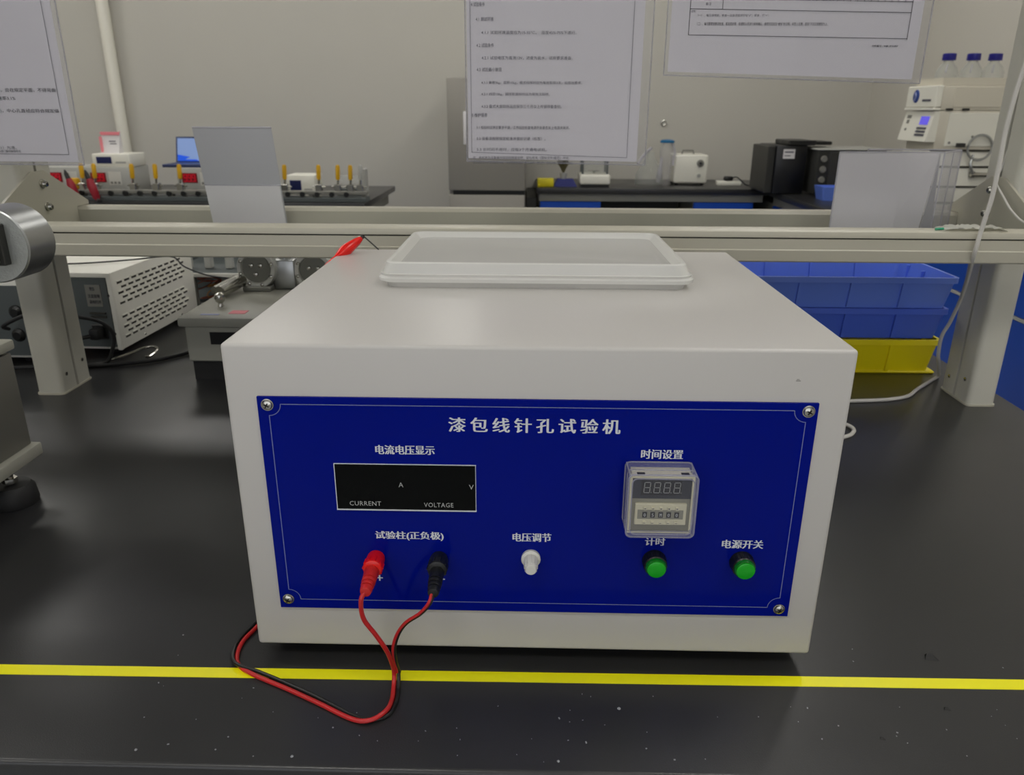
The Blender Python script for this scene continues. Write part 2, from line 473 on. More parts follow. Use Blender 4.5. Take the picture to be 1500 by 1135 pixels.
lettering('电压调节', -0.0170, 0.0143, 0.1242, 0.1322, Y, 'silver', pan, 0.022)
lettering('时间设置', 0.0832, 0.1155, 0.2005, 0.2085, Y, 'silver', pan, 0.022)
lettering('计时', 0.0912, 0.1072, 0.1225, 0.1298, Y, 'silver', pan, 0.022)
lettering('电源开关', 0.1538, 0.1870, 0.1210, 0.1290, Y, 'silver', pan, 0.022)
# meter window
mt = obj('meter_display', box(nb(), -0.1590, -0.0470, -0.0030, -0.0020, 0.1525, 0.1925), 'screen', T, 'black current and voltage meter window')
b = nb()
box(b, -0.1596, -0.0464, -0.0036, -0.0020, 0.1516, 0.1525); box(b, -0.1596, -0.0464, -0.0032, -0.0020, 0.1925, 0.1929)
box(b, -0.1596, -0.1590, -0.0032, -0.0020, 0.1525, 0.1925); box(b, -0.0470, -0.0466, -0.0032, -0.0020, 0.1525, 0.1925)
obj('bezel', b, 'silver', mt)
lettering('A', -0.1086, -0.1048, 0.1728, 0.1770, -0.0032, 'print', mt, 0.0)
lettering('V', -0.0522, -0.0484, 0.1716, 0.1758, -0.0032, 'print', mt, 0.0)
lettering('CURRENT', -0.1490, -0.1235, 0.1557, 0.1597, -0.0032, 'print', mt, 0.0, 1.08)
lettering('VOLTAGE', -0.0888, -0.0650, 0.1552, 0.1592, -0.0032, 'print', mt, 0.0, 1.08)

# timer
tm = obj('timer', box(nb(), 0.0745, 0.1225, -0.0165, -0.0020, 0.1440, 0.1920, 0.0012, 2), 'tbody', T, 'grey digital timer under a clear cover')
b = nb()
box(b, 0.0735, 0.0755, -0.0175, -0.014, 0.1430, 0.1930); box(b, 0.1215, 0.1235, -0.0175, -0.014, 0.1430, 0.1930)
box(b, 0.0755, 0.1215, -0.0175, -0.014, 0.1430, 0.1445); box(b, 0.0755, 0.1215, -0.0178, -0.0020, 0.1912, 0.1932)
obj('timer_bezel', b, 'tcream', tm)
obj('display_window', box(nb(), 0.0757, 0.1213, -0.0172, -0.016, 0.1735, 0.1908), 'tdisp', tm)
obj('digit_window', box(nb(), 0.0825, 0.1140, -0.0174, -0.017, 0.1765, 0.1895), 'tdisp2', tm)
b = nb()
for k in range(4):
    x0 = 0.0845 + k * 0.0077; wd = 0.0045; sk = 0.0006
    for (xa_, za_, xb_, zb_) in ((0, 0, 1, 0), (0, .5, 1, .5), (0, 1, 1, 1), (0, 0, 0, .5), (0, .5, 0, 1), (1, 0, 1, .5), (1, .5, 1, 1)):
        f = lambda u, v: (x0 + u * wd + v * sk, 0.1787 + v * 0.0088)
        strip(b, [f(xa_ + .08 * (xb_ - xa_), za_ + .06 * (zb_ > za_) * 1), f(xb_ - .08 * (xb_ - xa_), zb_ - .06 * (zb_ > za_))], 0.0005, -0.01755)
    strip(b, [(x0 + wd + 0.001, 0.1788), (x0 + wd + 0.0014, 0.1788)], 0.0005, -0.01755)
obj('digit_segment', b, 'seg', tm)
tw = obj('thumbwheel_panel', box(nb(), 0.0785, 0.1185, -0.0195, -0.0165, 0.1515, 0.1700, 0.0005, 1), 'tcream', tm)
# third level below the tester: thumbwheel pieces belong to the timer
obj('thumbwheel_recess', box(nb(), 0.0805, 0.1160, -0.0199, -0.0193, 0.1570, 0.1648), 'tbody', tm)
for k, ch in enumerate('05M00'):
    x = 0.0860 + k * 0.0062
    obj('digit_wheel', box(nb(), x - 0.0018, x + 0.0018, -0.0204, -0.0195, 0.1585, 0.1632), 'black', tm)
    lettering(ch, x - 0.0008, x + 0.0008, 0.1594, 0.1623, -0.0206, 'print', tm, 0.01)
    for z in (0.1666, 0.1540):
        obj('push_tab', box(nb(), x - 0.0013, x + 0.0013, -0.0212, -0.0190, z - 0.0014, z + 0.0013, 0.0003, 1), 'tcream', tm)
        b = nb(); box(b, x - 0.0008, x + 0.0008, -0.02135, -0.0211, z - 0.00015, z + 0.00015)
        if z > 0.16: box(b, x - 0.00015, x + 0.00015, -0.02135, -0.0211, z - 0.0007, z + 0.0007)
        obj('tab_mark', b, 'greyink', tm)
# clear cover (hollow box)
b = nb()
cx0, cx1, cz0, cz1, cyf = 0.0712, 0.1238, 0.1448, 0.1982, -0.0275
outer = rect_round(cx0, cx1, cz0, cz1, 0.004, 4)
loft(b, [[(x, -0.0024, z) for x, z in outer], [(x, cyf + 0.0015, z) for x, z in outer],
         [(x, cyf, z) for x, z in rect_round(cx0 + .0015, cx1 - .0015, cz0 + .0015, cz1 - .0015, 0.003, 4)]], cap0=False)
cv = obj('clear_cover', b, 'cover', T, 'clear plastic cover over the timer')
b = nb()
for (inset, yy, rr) in ((0.0, cyf + 0.001, 0.0007), (0.0028, cyf + 0.0002, 0.0005), (0.0, -0.0175, 0.0004), (0.0, -0.0034, 0.0006)):
    L = rect_round(cx0 + inset, cx1 - inset, cz0 + inset, cz1 - inset, 0.004, 4)
    tube(b, [(x, yy, z) for x, z in L + [L[0]]], rr, 6, smooth=False)
for x, z in ((cx0 + .001, cz0 + .001), (cx1 - .001, cz0 + .001), (cx0 + .001, cz1 - .001), (cx1 - .001, cz1 - .001)):
    tube(b, [(x, -0.0024, z), (x, cyf + 0.001, z)], 0.0006, 6, smooth=False)
obj('cover_edge', b, 'coveredge', cv)  # pale rim bars stand in for light caught along the cover edges
obj('cover_hinge_slot', box(box(nb(), 0.0775, 0.0835, -0.026, -0.022, 0.1981, 0.1985), 0.1110, 0.1170, -0.026, -0.022, 0.1981, 0.1985), 'bracket', cv)

# knob
kn = obj('knob', lathe(nb(), (-0.002, -0.0022, 0.109), (0, -1, 0), [(0, 0.0078), (0.0030, 0.0080), (0.0036, 0.0074), (0.0040, 0.0058), (0.0175, 0.0050), (0.0188, 0.0042), (0.0188, 0.0001)], 28), 'wplastic', T, 'white ribbed voltage knob')
b = nb()
for k in range(12):
    a = 2 * PI * k / 12; cx, cz = -0.002 + 0.0056 * math.cos(a), 0.109 + 0.0056 * math.sin(a)
    cyl(b, (cx, -0.0055, cz), (-0.002 + 0.0050 * math.cos(a), -0.0185, 0.109 + 0.0050 * math.sin(a)), 0.0006, 6)
obj('grip_rib', b, 'wplastic', kn)
# green push buttons
for x in (0.0995, 0.171):
    z = 0.1085
    c_ = obj('push_button', lathe(nb(), (x, -0.0022, z), (0, -1, 0), [(0, 0.0098), (0.0015, 0.0100), (0.0028, 0.0094), (0.0095, 0.0093), (0.0103, 0.0086)], 32), 'black', T, 'green push button in a ribbed black collar')
    obj('button_rim', lathe(nb(), (x, -0.0120, z), (0, -1, 0), [(0, 0.0085), (0.0030, 0.0084), (0.0038, 0.0078)], 32), 'greenrim', c_)
    obj('button_lens', lathe(nb(), (x, -0.0155, z), (0, -1, 0), [(0, 0.0074), (0.0012, 0.0073), (0.0016, 0.0066), (0.0016, 0.0001)], 32), 'green', c_)
    b = nb()
    for k in range(20):
        a = 2 * PI * k / 20; cyl(b, (x + 0.0093 * math.cos(a), -0.0045, z + 0.0093 * math.sin(a)), (x + 0.0091 * math.cos(a), -0.0118, z + 0.0091 * math.sin(a)), 0.0005, 5)
    obj('collar_rib', b, 'blackrib', c_)
# binding posts
for x, m, lb in ((-0.1305, 'red', 'red plus binding post'), (-0.078, 'blackrib', 'black minus binding post')):
    bp_ = obj('binding_post', lathe(nb(), (x, -0.0022, 0.1065), (0, -1, 0), [(0, 0.0072), (0.002, 0.0076), (0.0145, 0.0082), (0.0168, 0.0078), (0.0176, 0.0066)], 28), m, T, lb)
    b = nb()
    for k in range(10):
        a = 2 * PI * k / 10; cyl(b, (x + 0.0078 * math.cos(a), -0.012, 0.1065 + 0.0078 * math.sin(a)), (x + 0.0080 * math.cos(a), -0.0182, 0.1065 + 0.0080 * math.sin(a)), 0.0008, 6)
    obj('grip_rib', b, m, bp_)
# paint chips
b = nb(); box(b, 0.196, 0.1995, -0.0003, 0.0005, 0.2655, 0.2660); box(b, 0.1965, 0.1985, -0.0003, 0.0005, 0.2668, 0.2671)
obj('paint_chip', b, 'gframe', T)

# ------------------------------------------------------------------ test lead
L = thing('test_lead', 'red and black banana plug lead looping from the tester over the yellow tape', 'cable', (0, 0, 0))
def plug(x, m, wire, lb):
    pr = [(0, 0.0056), (0.0010, 0.0062), (0.011, 0.0057)]
    s = 0.0125
    for k in range(3):
        rr = 0.0057 - k * 0.0004
        pr += [(s, rr), (s + 0.0002, rr - 0.0011), (s + 0.0013, rr - 0.0011), (s + 0.0015, rr), (s + 0.0030, rr)]
        s += 0.0044
    pr += [(0.0275, 0.0042), (0.0280, 0.0030), (0.0280, 0.0002)]
    return obj('banana_plug', lathe(nb(), (x, -0.0182, 0.1045), (0, -1, -0.06), pr, 24), m, L, lb)
plug(-0.1310, 'redboot', None, 'soft red banana plug')
plug(-0.0780, 'blackrib', None, 'black banana plug')
red = [(-0.1315, -0.044, 0.1028), (-0.1345, -0.0475, 0.096), (-0.134, -0.0455, 0.078), (-0.126, -0.042, 0.060), (-0.1190, -0.039, 0.043), (-0.1165, -0.032, 0.024),
       (-0.1160, -0.028, 0.010), (-0.1155, -0.036, 0.0022), (-0.1145, -0.052, 0.0028), (-0.1172, -0.066, 0.0050), (-0.1275, -0.0745, 0.0042), (-0.1430, -0.0715, 0.0022),
       (-0.175, -0.0545, 0.0022), (-0.205, -0.0392, 0.0022), (-0.236, -0.0245, 0.0022), (-0.2535, -0.013, 0.0022), (-0.2605, 0.0, 0.0022), (-0.262, 0.020, 0.0022),
       (-0.2555, 0.045, 0.0022), (-0.248, 0.09, 0.0022), (-0.246, 0.2, 0.0022), (-0.252, 0.36, 0.0022)]
obj('red_wire', tube(nb(), red, 0.0019, 10), 'redwire', L)
blk = [(-0.0782, -0.044, 0.1022), (-0.0805, -0.0478, 0.0955), (-0.088, -0.0465, 0.085), (-0.1000, -0.043, 0.0735), (-0.1080, -0.040, 0.060), (-0.1125, -0.0375, 0.044),
       (-0.1135, -0.030, 0.024), (-0.1126, -0.026, 0.010), (-0.1114, -0.037, 0.0020), (-0.1108, -0.053, 0.0018), (-0.1150, -0.0662, 0.0017), (-0.1265, -0.0712, 0.0017), (-0.1420, -0.0680, 0.0022),
       (-0.173, -0.0512, 0.0030), (-0.203, -0.0357, 0.0030), (-0.234, -0.021, 0.0030), (-0.2565, -0.0125, 0.0040), (-0.2640, 0.0, 0.0040), (-0.2655, 0.020, 0.0036),
       (-0.2592, 0.046, 0.0030), (-0.2517, 0.09, 0.0030), (-0.2498, 0.2, 0.0030), (-0.2558, 0.36, 0.0030)]
obj('black_wire', tube(nb(), blk, 0.0017, 10), 'blackwire', L)
obj('red_wire_stripe', tube(nb(), [(x - 0.0010, y - 0.0010, z + 0.0006) for x, y, z in blk[:8]], 0.00125, 8), 'redwire', L)
# rise of the pair to the clip at the back
obj('clip_wire', tube(nb(), [(-0.252, 0.36, 0.0022), (-0.258, 0.39, 0.02), (-0.262, 0.38, 0.12), (-0.260, 0.345, 0.22), (-0.2530, 0.338, 0.262), (-0.2480, 0.350, 0.2815)], 0.0016, 8), 'redwire', L)

cl = thing('alligator_clip', 'red insulated alligator clip gripping a bent pin at the back corner of the tester', 'clip', (0, 0, 0))
p0, p1 = Vector((-0.2480, 0.350, 0.2815)), Vector((-0.2140, 0.400, 0.3062))
b = nb()
lathe(b, p0, p1 - p0, [(0, 0.0018), (0.018, 0.0028), (0.030, 0.0066), (0.038, 0.0072), (0.056, 0.0050), (0.0635, 0.0030)], 14)
obj('insulating_boot', b, 'red', cl)
b = nb(); d = (p1 - p0).normalized(); n_ = Vector((-d.z, 0, d.x))
q0 = p0 + d * 0.036 + n_ * 0.0076; q1 = p1 + n_ * 0.0034
cyl(b, q0, q1, 0.0012, 8); obj('jaw_edge', b, 'pipe', cl)
b = nb(); cyl(b, p1 - d * 0.003, p1 + d * 0.004, 0.0022, 8); cyl(b, p1 + Vector((0, -0.003, 0.001)), p1 + Vector((0, 0.003, 0.001)), 0.002, 8)
obj('jaw', b, 'bracket', cl)
t = thing('bent_pin', 'thin bent metal pin held by the red clip on the back edge of the tester', 'pin', (0, 0, 0))
obj('pin_shaft', tube(nb(), [(-0.2145, 0.40, 0.3068), (-0.2105, 0.40, 0.3075), (-0.194, 0.402, 0.2915)], 0.0009, 8, smooth=False), 'bracket', t)

# ------------------------------------------------------------------ milky lid
t = thing('container_tray', 'milky translucent plastic container lid lying on top of the tester', 'lid', (0.0, 0.300, 0.2903))
def RL(hx, y0, y1, rr, z): return [(x, y, z) for x, y in rect_round(-hx, hx, y0, y1, rr, 6)]
F, K = -0.1065, 0.106   # front and back relative to y = .305
b = nb(); loft(b, [RL(.1485, F + .004, K - .004, .014, 0.0), RL(.1500, F + .003, K - .003, .014, 0.0062)], cap0=False, cap1=False)
obj('inner_wall', b, 'lid', t)
b = nb(); loft(b, [RL(.150, F + .003, K - .003, .015, .0062), RL(.1565, F - .002, K + .002, .018, .0062), RL(.1572, F - .002, K + .002, .018, .0095), RL(.1545, F, K, .017, .0112),
                   RL(.1552, F - .001, K + .001, .017, .0138), RL(.1530, F + .001, K - .001, .016, .0142), RL(.1490, F + .003, K - .003, .015, .0238), RL(.1478, F + .004, K - .004, .015, .0246),
                   RL(.1440, F + .008, K - .008, .013, .0246), RL(.1428, F + .009, K - .009, .013, .0236), RL(.1380, F + .018, K - .016, .012, .0190)], cap0=False, cap1=False)
obj('raised_rim', b, 'lidedge', t)
b = nb(); loft(b, [RL(.1380, F + .018, K - .016, .012, .0190), RL(.1370, F + .019, K - .017, .012, .0184)], cap0=False, cap1=True)
obj('lid_panel', b, 'lid', t)

# ================================================================== SHELF FRAME
R_ = thing('shelf_frame', 'champagne aluminium two post shelf frame standing across the black bench behind the tester', 'shelf', (0, 0, 0))
def post(x0, x1):
    y0, y1 = 0.643, 0.731; ym = (y0 + y1) / 2; r = 0.009; g = 0.0030; dp = 0.004
    poly = []
    for cx, cy, a in ((x1 - r, y1 - r, 0), (x0 + r, y1 - r, PI / 2), (x0 + r, y0 + r, PI), (x1 - r, y0 + r, 1.5 * PI)):
        if a == PI: poly += [(x0, ym + g), (x0 + dp, ym + g), (x0 + dp, ym - g), (x0, ym - g)]
        for k in range(5): poly.append((cx + r * math.cos(a + k * PI / 8), cy + r * math.sin(a + k * PI / 8)))
    poly += [(x1, ym - g), (x1 - dp, ym - g), (x1 - dp, ym + g), (x1, ym + g)]
    b = nb(); prism(b, poly, lambda x, y: (x, y, 0.003), lambda x, y: (x, y, 1.1))
    o = obj('post', b, 'alud', R_)
    b = nb()
    box(b, x0 + 0.0035, x0 + 0.006, ym - g, ym + g, 0.004, 1.09); box(b, x1 - 0.006, x1 - 0.0035, ym - g, ym + g, 0.004, 1.09)
    obj('groove_insert', b, 'groove', o)
    b = nb(); prism(b, rect_round(x0 - .0015, x1 + .0015, y0 - .0015, y1 + .0015, .008), lambda x, y: (x, y, 0.0), lambda x, y: (x, y, 0.003))
    obj('base_plate', b, 'alu', o)
    return o
pl_ = post(-0.8335, -0.788); pr_ = post(0.7154, 0.7608)
for o, x, s, spots in ((pl_, -0.788, 1, ((0.66, 0.032), (0.711, 0.041))), (pr_, 0.7154, -1, ((0.663, 0.040), (0.710, 0.029)))):
    for y, z in spots:
        obj('screw', lathe(nb(), (x, y, z), (s, 0, 0), [(-.001, 0.0034), (0.0012, 0.0032), (0.0018, 0.001)], 12), 'chrome', o)
        obj('screw', lathe(nb(), (x, y, z), (s, 0, 0), [(0.0012, 0.0014), (0.0021, 0.0012)], 6), 'black', o)
def rail(y0, y1, top, h, x0, x1, flip):
    w_ = y1 - y0
    s = [(0, -h + .002), (.002, -h), (w_ - .002, -h), (w_, -h + .002), (w_, -.005), (w_ - .005, 0), (.005, 0), (.0012, -.002), (0, -.0055), (0, -.0100), (.0028, -.0102), (.0028, -.0120), (0, -.0122), (0, -.0262), (-.0015, -.0275)]
    if flip: s = [(w_ - a, c) for a, c in s]
    b = nb(); prism(b, s, lambda a, c: (x0, y0 + a, top + c), lambda a, c: (x1, y0 + a, top + c))
    o = obj('rail', b, 'alu', R_)
    gy = y0 + .0024 if not flip else y1 - .0032
    obj('groove_insert', box(nb(), x0 + .001, x1 - .001, gy, gy + .0008, top - .0121, top - .0101), 'groove', o)
    return o
rail(0.530, 0.568, 0.3003, 0.0445, -1.9, 0.795, False)
rail(0.778, 0.814, 0.2955, 0.0445, -1.9, 0.795, True)
for sx, xa_, xb_ in ((-1, -0.7878, -0.7838), (1, 0.7112, 0.7152)):
    poly = [(.570, .258), (.570, .312), (.668, .361), (.702, .361), (.812, .2985), (.812, .297), (.7765, .297), (.7765, .258)]
    poly = [(.5695, .258), (.5695, .312), (.668, .361), (.702, .361), (.8135, .3025), (.8135, .2962), (.777, .2962), (.777, .258)]
    b = nb(); prism(b, poly, lambda y, z: (xa_, y, z), lambda y, z: (xb_, y, z))
    g_ = obj('gusset_plate', b, 'alu', R_)
    xf = xb_ if sx < 0 else xa_; s = 1 if sx < 0 else -1
    for y, z in ((.691, .341), (.693, .305)):
        b = nb(); lathe(b, (xf, y, z), (s, 0, 0), [(0, .0072), (.001, .0072), (.001, .0058), (.006, .0056), (.0085, .0038), (.0088, .0012)], 16)
        bo = obj('bolt', b, 'chrome', g_)
        obj('socket', lathe(nb(), (xf, y, z), (s, 0, 0), [(.008, .0022), (.0092, .0022)], 6), 'black', bo)
obj('glass_shelf', box(nb(), -0.7835, 0.711, 0.568, 0.778, 0.2585, 0.2645), 'glass', R_)
# upper rail, above the picture, that carries the sheets
b = nb(); box(b, -1.9, 0.795, 0.535, 0.57, 0.86, 0.90, 0.004); obj('upper_rail', b, 'alu', R_)
for x in (-0.8, 0.728):
    obj('upper_bracket', box(nb(), x, x + .02, 0.57, 0.65, 0.865, 0.895), 'alu', R_)

# ================================================================== HANGING SHEETS
def sheet(name, label, x0, x1, sx0, sx1, zb_, slope, top, px=0.004):
    """paper x0..x1 inside a sleeve sx0..sx1; bottom edge zb_ at x0, falling by slope"""
    t = thing(name, label, 'notice', (0, 0, 0))
    f = lambda x: zb_ + slope * (x - x0)
    b = nb()
    quadbox(b, [(x0, .5310, f(x0)), (x1, .5310, f(x1)), (x1, .5314, f(x1)), (x0, .5314, f(x0))], [(x0, .5310, top - .01), (x1, .5310, top - .01), (x1, .5314, top - .01), (x0, .5314, top - .01)])
    obj('paper', b, 'paper', t)
    b = nb(); e = px
    for yy, yb in ((.5300, .5303), (.5318, .5321)):
        quadbox(b, [(sx0, yy, f(sx0) - e), (sx1, yy, f(sx1) - e), (sx1, yb, f(sx1) - e), (sx0, yb, f(sx0) - e)], [(sx0, yy, top), (sx1, yy, top), (sx1, yb, top), (sx0, yb, top)])
    obj('sleeve', b, 'sleeve2', t)
    b = nb()
    for (a, c) in (((sx0, f(sx0) - e), (sx1, f(sx1) - e)), ((sx0, f(sx0) - e), (sx0, top)), ((sx1, f(sx1) - e), (sx1, top))):
        tube(b, [(a[0], .531, a[1]), (c[0], .531, c[1])], .0009, 6, smooth=False)
    obj('sleeve_edge', b, 'sleeve', t)
    b = nb()
    for x in (x0 + .04, x1 - .04): box(b, x - .012, x + .012, .5285, .5350, top - .012, .888)
    obj('hanging_tab', b, 'wplastic', t)
    return t, f
M['sleeve2'] = clear('sleeve_film', (176, 174, 182), 0.05)

Yt = 0.5296
# centre notice
t, f = sheet('hanging_notice', 'portrait printed notice in a clear sleeve hanging above the tester, centre of three', -0.0905, 0.1365, -0.0925, 0.1480, 0.3938, -0.016, 0.80)
lines = [(-.0845, .5790, .0175, '4 试验条件', .0052), (-.0785, .5620, .0225, '4.1 测试环境', .0048), (-.0715, .5465, .122, '4.1.1 试验环境温度应为15-35℃，  湿度45%-75%下进行。', .0044),
         (-.0780, .5315, .0225, '4.2 试验条件', .0048), (-.0715, .5165, .118, '4.2.1 试验电压为直流12V，浓度为盐水，试样要求准备。', .0044), (-.0780, .5025, .032, '4.3 试验最小数目', .0048),
         (-.0722, .4865, .132, '4.3.1 单根3kg，双根10kg，盘式线样时应为每批取样3次，如原始要求。', .0044), (-.0722, .4725, .090, '4.3.1 线径10kg，圆线取盘样时应为每批次取样。', .0044), (-.0722, .4575, .106, '4.3.2 盘式大盘取样品应保存三个月以上并留样备查验。', .0044),
         (-.0850, .4465, .0205, '5 维护保养', .0052), (-.0790, .4310, .124, '5.1 检验时试样应要求干燥，工作后应检查电源开关是否关上电源并关闭。', .0044), (-.0790, .4170, .092, '5.2 设备须按照规定校准并做好记录（标签）。', .0044), (-.0790, .4030, .094, '5.3 长时间不用时，应每3个月通电试机。', .0044)]
zoff = 0.0
for x, z, wd, s, h in lines:
    lettering(s, x, x + wd, z - h / 2 + .0022, z + h / 2 + .0022, Yt, 'greyink', t, 0.0)
lettering('注：本标准为设备操作规范的简易说明，如与有关（国标文件/规范）冲突。', -.0845, .046, .4002 - .0075, .4042 - .0075, Yt, 'greyink', t, 0.0)
lettering('请以最新发布的有效版本为准，并由设备管理部门负责解释，确认后，请相关部门进行修订更新。', -.0845, .051, .3952 - .0088, .3985 - .0088, Yt, 'greyink', t, 0.0)
obj('page_border', strip(nb(), [(-.0858, .79), (-.0858, .4015), (.1228, .3955), (.1228, .79)], .0005, Yt), 'greyink', t)
# right notice
t, f = sheet('hanging_table_sheet', 'landscape form sheet in a clear sleeve hanging at the upper right of the tester', 0.1700, 0.4850, 0.1650, 0.4960, 0.5030, -0.027, 0.80, .0045)
def g(x, z): return z - 0.018 * (x - 0.19)
def gl(x0, z0_, x1, z1_): return [(x0, g(x0, z0_)), (x1, g(x1, z1_))]
b = nb()
for z in (.5465, .5765, .5888): strip(b, gl(.193, z, .4700, z + .001), .0007, Yt)
for x in (.193, .4700): strip(b, [(x, g(x, .5465)), (x, .79)], .0007, Yt)
strip(b, [(.2335, g(.2335, .5765)), (.2335, .62)], .0006, Yt)
for k in range(27):
    x = .248 + k * .0085
    if x < .468: strip(b, [(x, g(x, .5888)), (x, .62)], .0005, Yt)
obj('table_line', b, 'ink', t)
lettering('备注', .2120, .2190, .5805, .5840, Yt, 'greyink', t, 0.0)
lettering('说明：', .1945, .2005, .5722, .5752, Yt, 'greyink', t, 0.0)
lettering('点检人员', .2350, .2460, .5912, .5940, Yt, 'greyink', t, 0.0)
lettering('（一）、每日使用前，检查一次各项目并打勾“√”；异常，打“×”。', .2030, .2930, .5672, .5706, Yt, 'greyink', t, 0.0)
lettering('（二）、每日需要按要求检查，若发现异常，应通知人员进行维修确认，维修完成后在“维修”处注明，并签上日期，直到“下次正常使用为止。', .2030, .3680, .5572, .5612, Yt, 'ink', t, 0.0)
lettering('文件编号：WJK-SF-S-027', .4270, .4600, .5325, .5352, Yt, 'ink', t, 0.02)
# left notice
t, f = sheet('hanging_instruction_sheet', 'printed instruction sheet in a clear sleeve at the upper left above the steel drum', -0.83, -0.6265, -0.85, -0.6195, 0.3865, -0.004, 0.80)
obj('page_border', strip(nb(), [(-.82, .3965), (-.6375, .3955), (-.6375, .79)], .0005, Yt), 'ink', t)
for x1, z, h, s_ in ((-.6395, .4750, .0052, '试样取值应在3.2至3.2mm，应在规定平面，不得弯曲'), (-.6960, .4648, .0050, '每次取样规定速率3.1%'), (-.6400, .4485, .0056, '长度约50度(最小1度)，中心孔直径应符合规定值'),
                    (-.7080, .4018, .0046, '（见附录1）为准。'), (-.7030, .3985 - .0008, .0034, '归本部门最终解释所有')):
    lettering(s_, x1 - len(s_) * h * 1.02, x1, z, z + h, Yt, 'ink', t, 0.0)

# ================================================================== THINGS ON THE GLASS SHELF
t = thing('sign_stand', 'grey backed acrylic sign stand leaning on the shelf, left of the tester', 'sign stand', (0, 0, 0))
zb0, zt0, yb0, yt0 = .2647, .427, .742, .704
def lean(x, z, off=0): return (x, yb0 + (yt0 - yb0) * (z - zb0) / (zt0 - zb0) + off, z)
b = nb(); xl, xr = -.5365, -.4120
quadbox(b, [lean(xl, zb0), lean(xr, zb0), lean(xr, zb0, .002), lean(xl, zb0, .002)], [lean(xl, zt0), lean(xr, zt0), lean(xr, zt0, .002), lean(xl, zt0, .002)])
obj('back_plate', b, 'greycard', t)
b = nb(); quadbox(b, [lean(xl + .001, zb0, -.003), lean(xr - .001, zb0, -.003), lean(xr - .001, zb0, -.0005), lean(xl + .001, zb0, -.0005)], [lean(xl + .001, .337, -.003), lean(xr - .001, .337, -.003), lean(xr - .001, .337, -.0005), lean(xl + .001, .337, -.0005)])
obj('lower_flap', b, 'card', t)
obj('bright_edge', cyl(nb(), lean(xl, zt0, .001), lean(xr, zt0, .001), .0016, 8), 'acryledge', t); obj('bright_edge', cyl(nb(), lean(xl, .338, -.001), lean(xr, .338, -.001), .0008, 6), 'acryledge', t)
obj('stand_base', box(nb(), xl, xr, .700, .744, .2645, .2665), 'acryl', t)

t = thing('brochure_holder', 'clear acrylic brochure holder with blank white sheets on the right end of the shelf', 'brochure holder', (0, 0, 0))
obj('holder_base', box(nb(), .472, .69, .700, .765, .2645, .267), 'acryl', t)
b = nb()
box(b, .472, .630, .699, .7008, .267, .396); box(b, .540, .690, .764, .766, .267, .397)
quadbox(b, [(.630, .699, .267), (.633, .699, .267), (.692, .764, .267), (.689, .764, .267)], [(.630, .699, .395), (.633, .699, .395), (.692, .764, .395), (.689, .764, .395)])
obj('clear_wall', b, 'acryl', t)
b = nb()
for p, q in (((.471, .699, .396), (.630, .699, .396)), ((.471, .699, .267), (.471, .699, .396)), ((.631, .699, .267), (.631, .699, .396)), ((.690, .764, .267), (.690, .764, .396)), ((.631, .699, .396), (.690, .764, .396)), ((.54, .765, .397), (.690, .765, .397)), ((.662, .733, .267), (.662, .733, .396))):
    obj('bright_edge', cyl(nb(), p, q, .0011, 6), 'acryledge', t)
b.free()
b = nb(); box(b, .4730, .573, .7025, .7035, .268, .3945); obj('white_sheet', b, 'card', t)
b = nb()
quadbox(b, [(.560, .704, .268), (.618, .715, .268), (.618, .716, .268), (.560, .705, .268)], [(.566, .704, .3945), (.6285, .709, .3945), (.6285, .710, .3945), (.566, .705, .3945)])
obj('white_sheet', b, 'card', t)
b = nb(); quadbox(b, [(.6215, .7165, .268), (.660, .755, .268), (.660, .756, .268), (.6215, .7175, .268)], [(.632, .712, .392), (.650, .752, .392), (.650, .753, .392), (.632, .713, .392)])
obj('white_sheet', b, 'greycard', t)

# tissue on the front rail
b = nb(); N = 26; top = []; bot = []
for i in range(N):
    x = .566 + i * .088 / (N - 1)
    row = []
    for j in range(5):
        y = .533 + j * .0075 + (0.002 * math.sin(i * 1.3) if j in (0, 4) else 0)
        e = min(1, i / 4, (N - 1 - i) / 3)
        row.append(bm_v := b.verts.new((x, y, .3006 + e * (.0028 + .0034 * random.random()))))
    top.append(row)
for i in range(N - 1):
    for j in range(4): b.faces.new((top[i][j], top[i + 1][j], top[i + 1][j + 1], top[i][j + 1]))
bmesh.ops.solidify(b, geom=b.faces[:], thickness=-.0004)
ti = obj('crumpled_tissue', b, 'tissue'); tag(ti, 'crumpled white tissue lying on the rail at the foot of the brochure holder', 'tissue')
t = thing('green_tipped_swab', 'small swab with a green tip on the rail beside the tissue', 'swab', (0, 0, 0))
obj('stick', tube(nb(), [(.566, .539, .3030), (.600, .540, .3042)], .0008, 6, smooth=False), 'tissue', t)
obj('tip', tube(nb(), [(.556, .539, .3022), (.567, .539, .3031)], .0017, 8, smooth=False), 'tgreen', t)

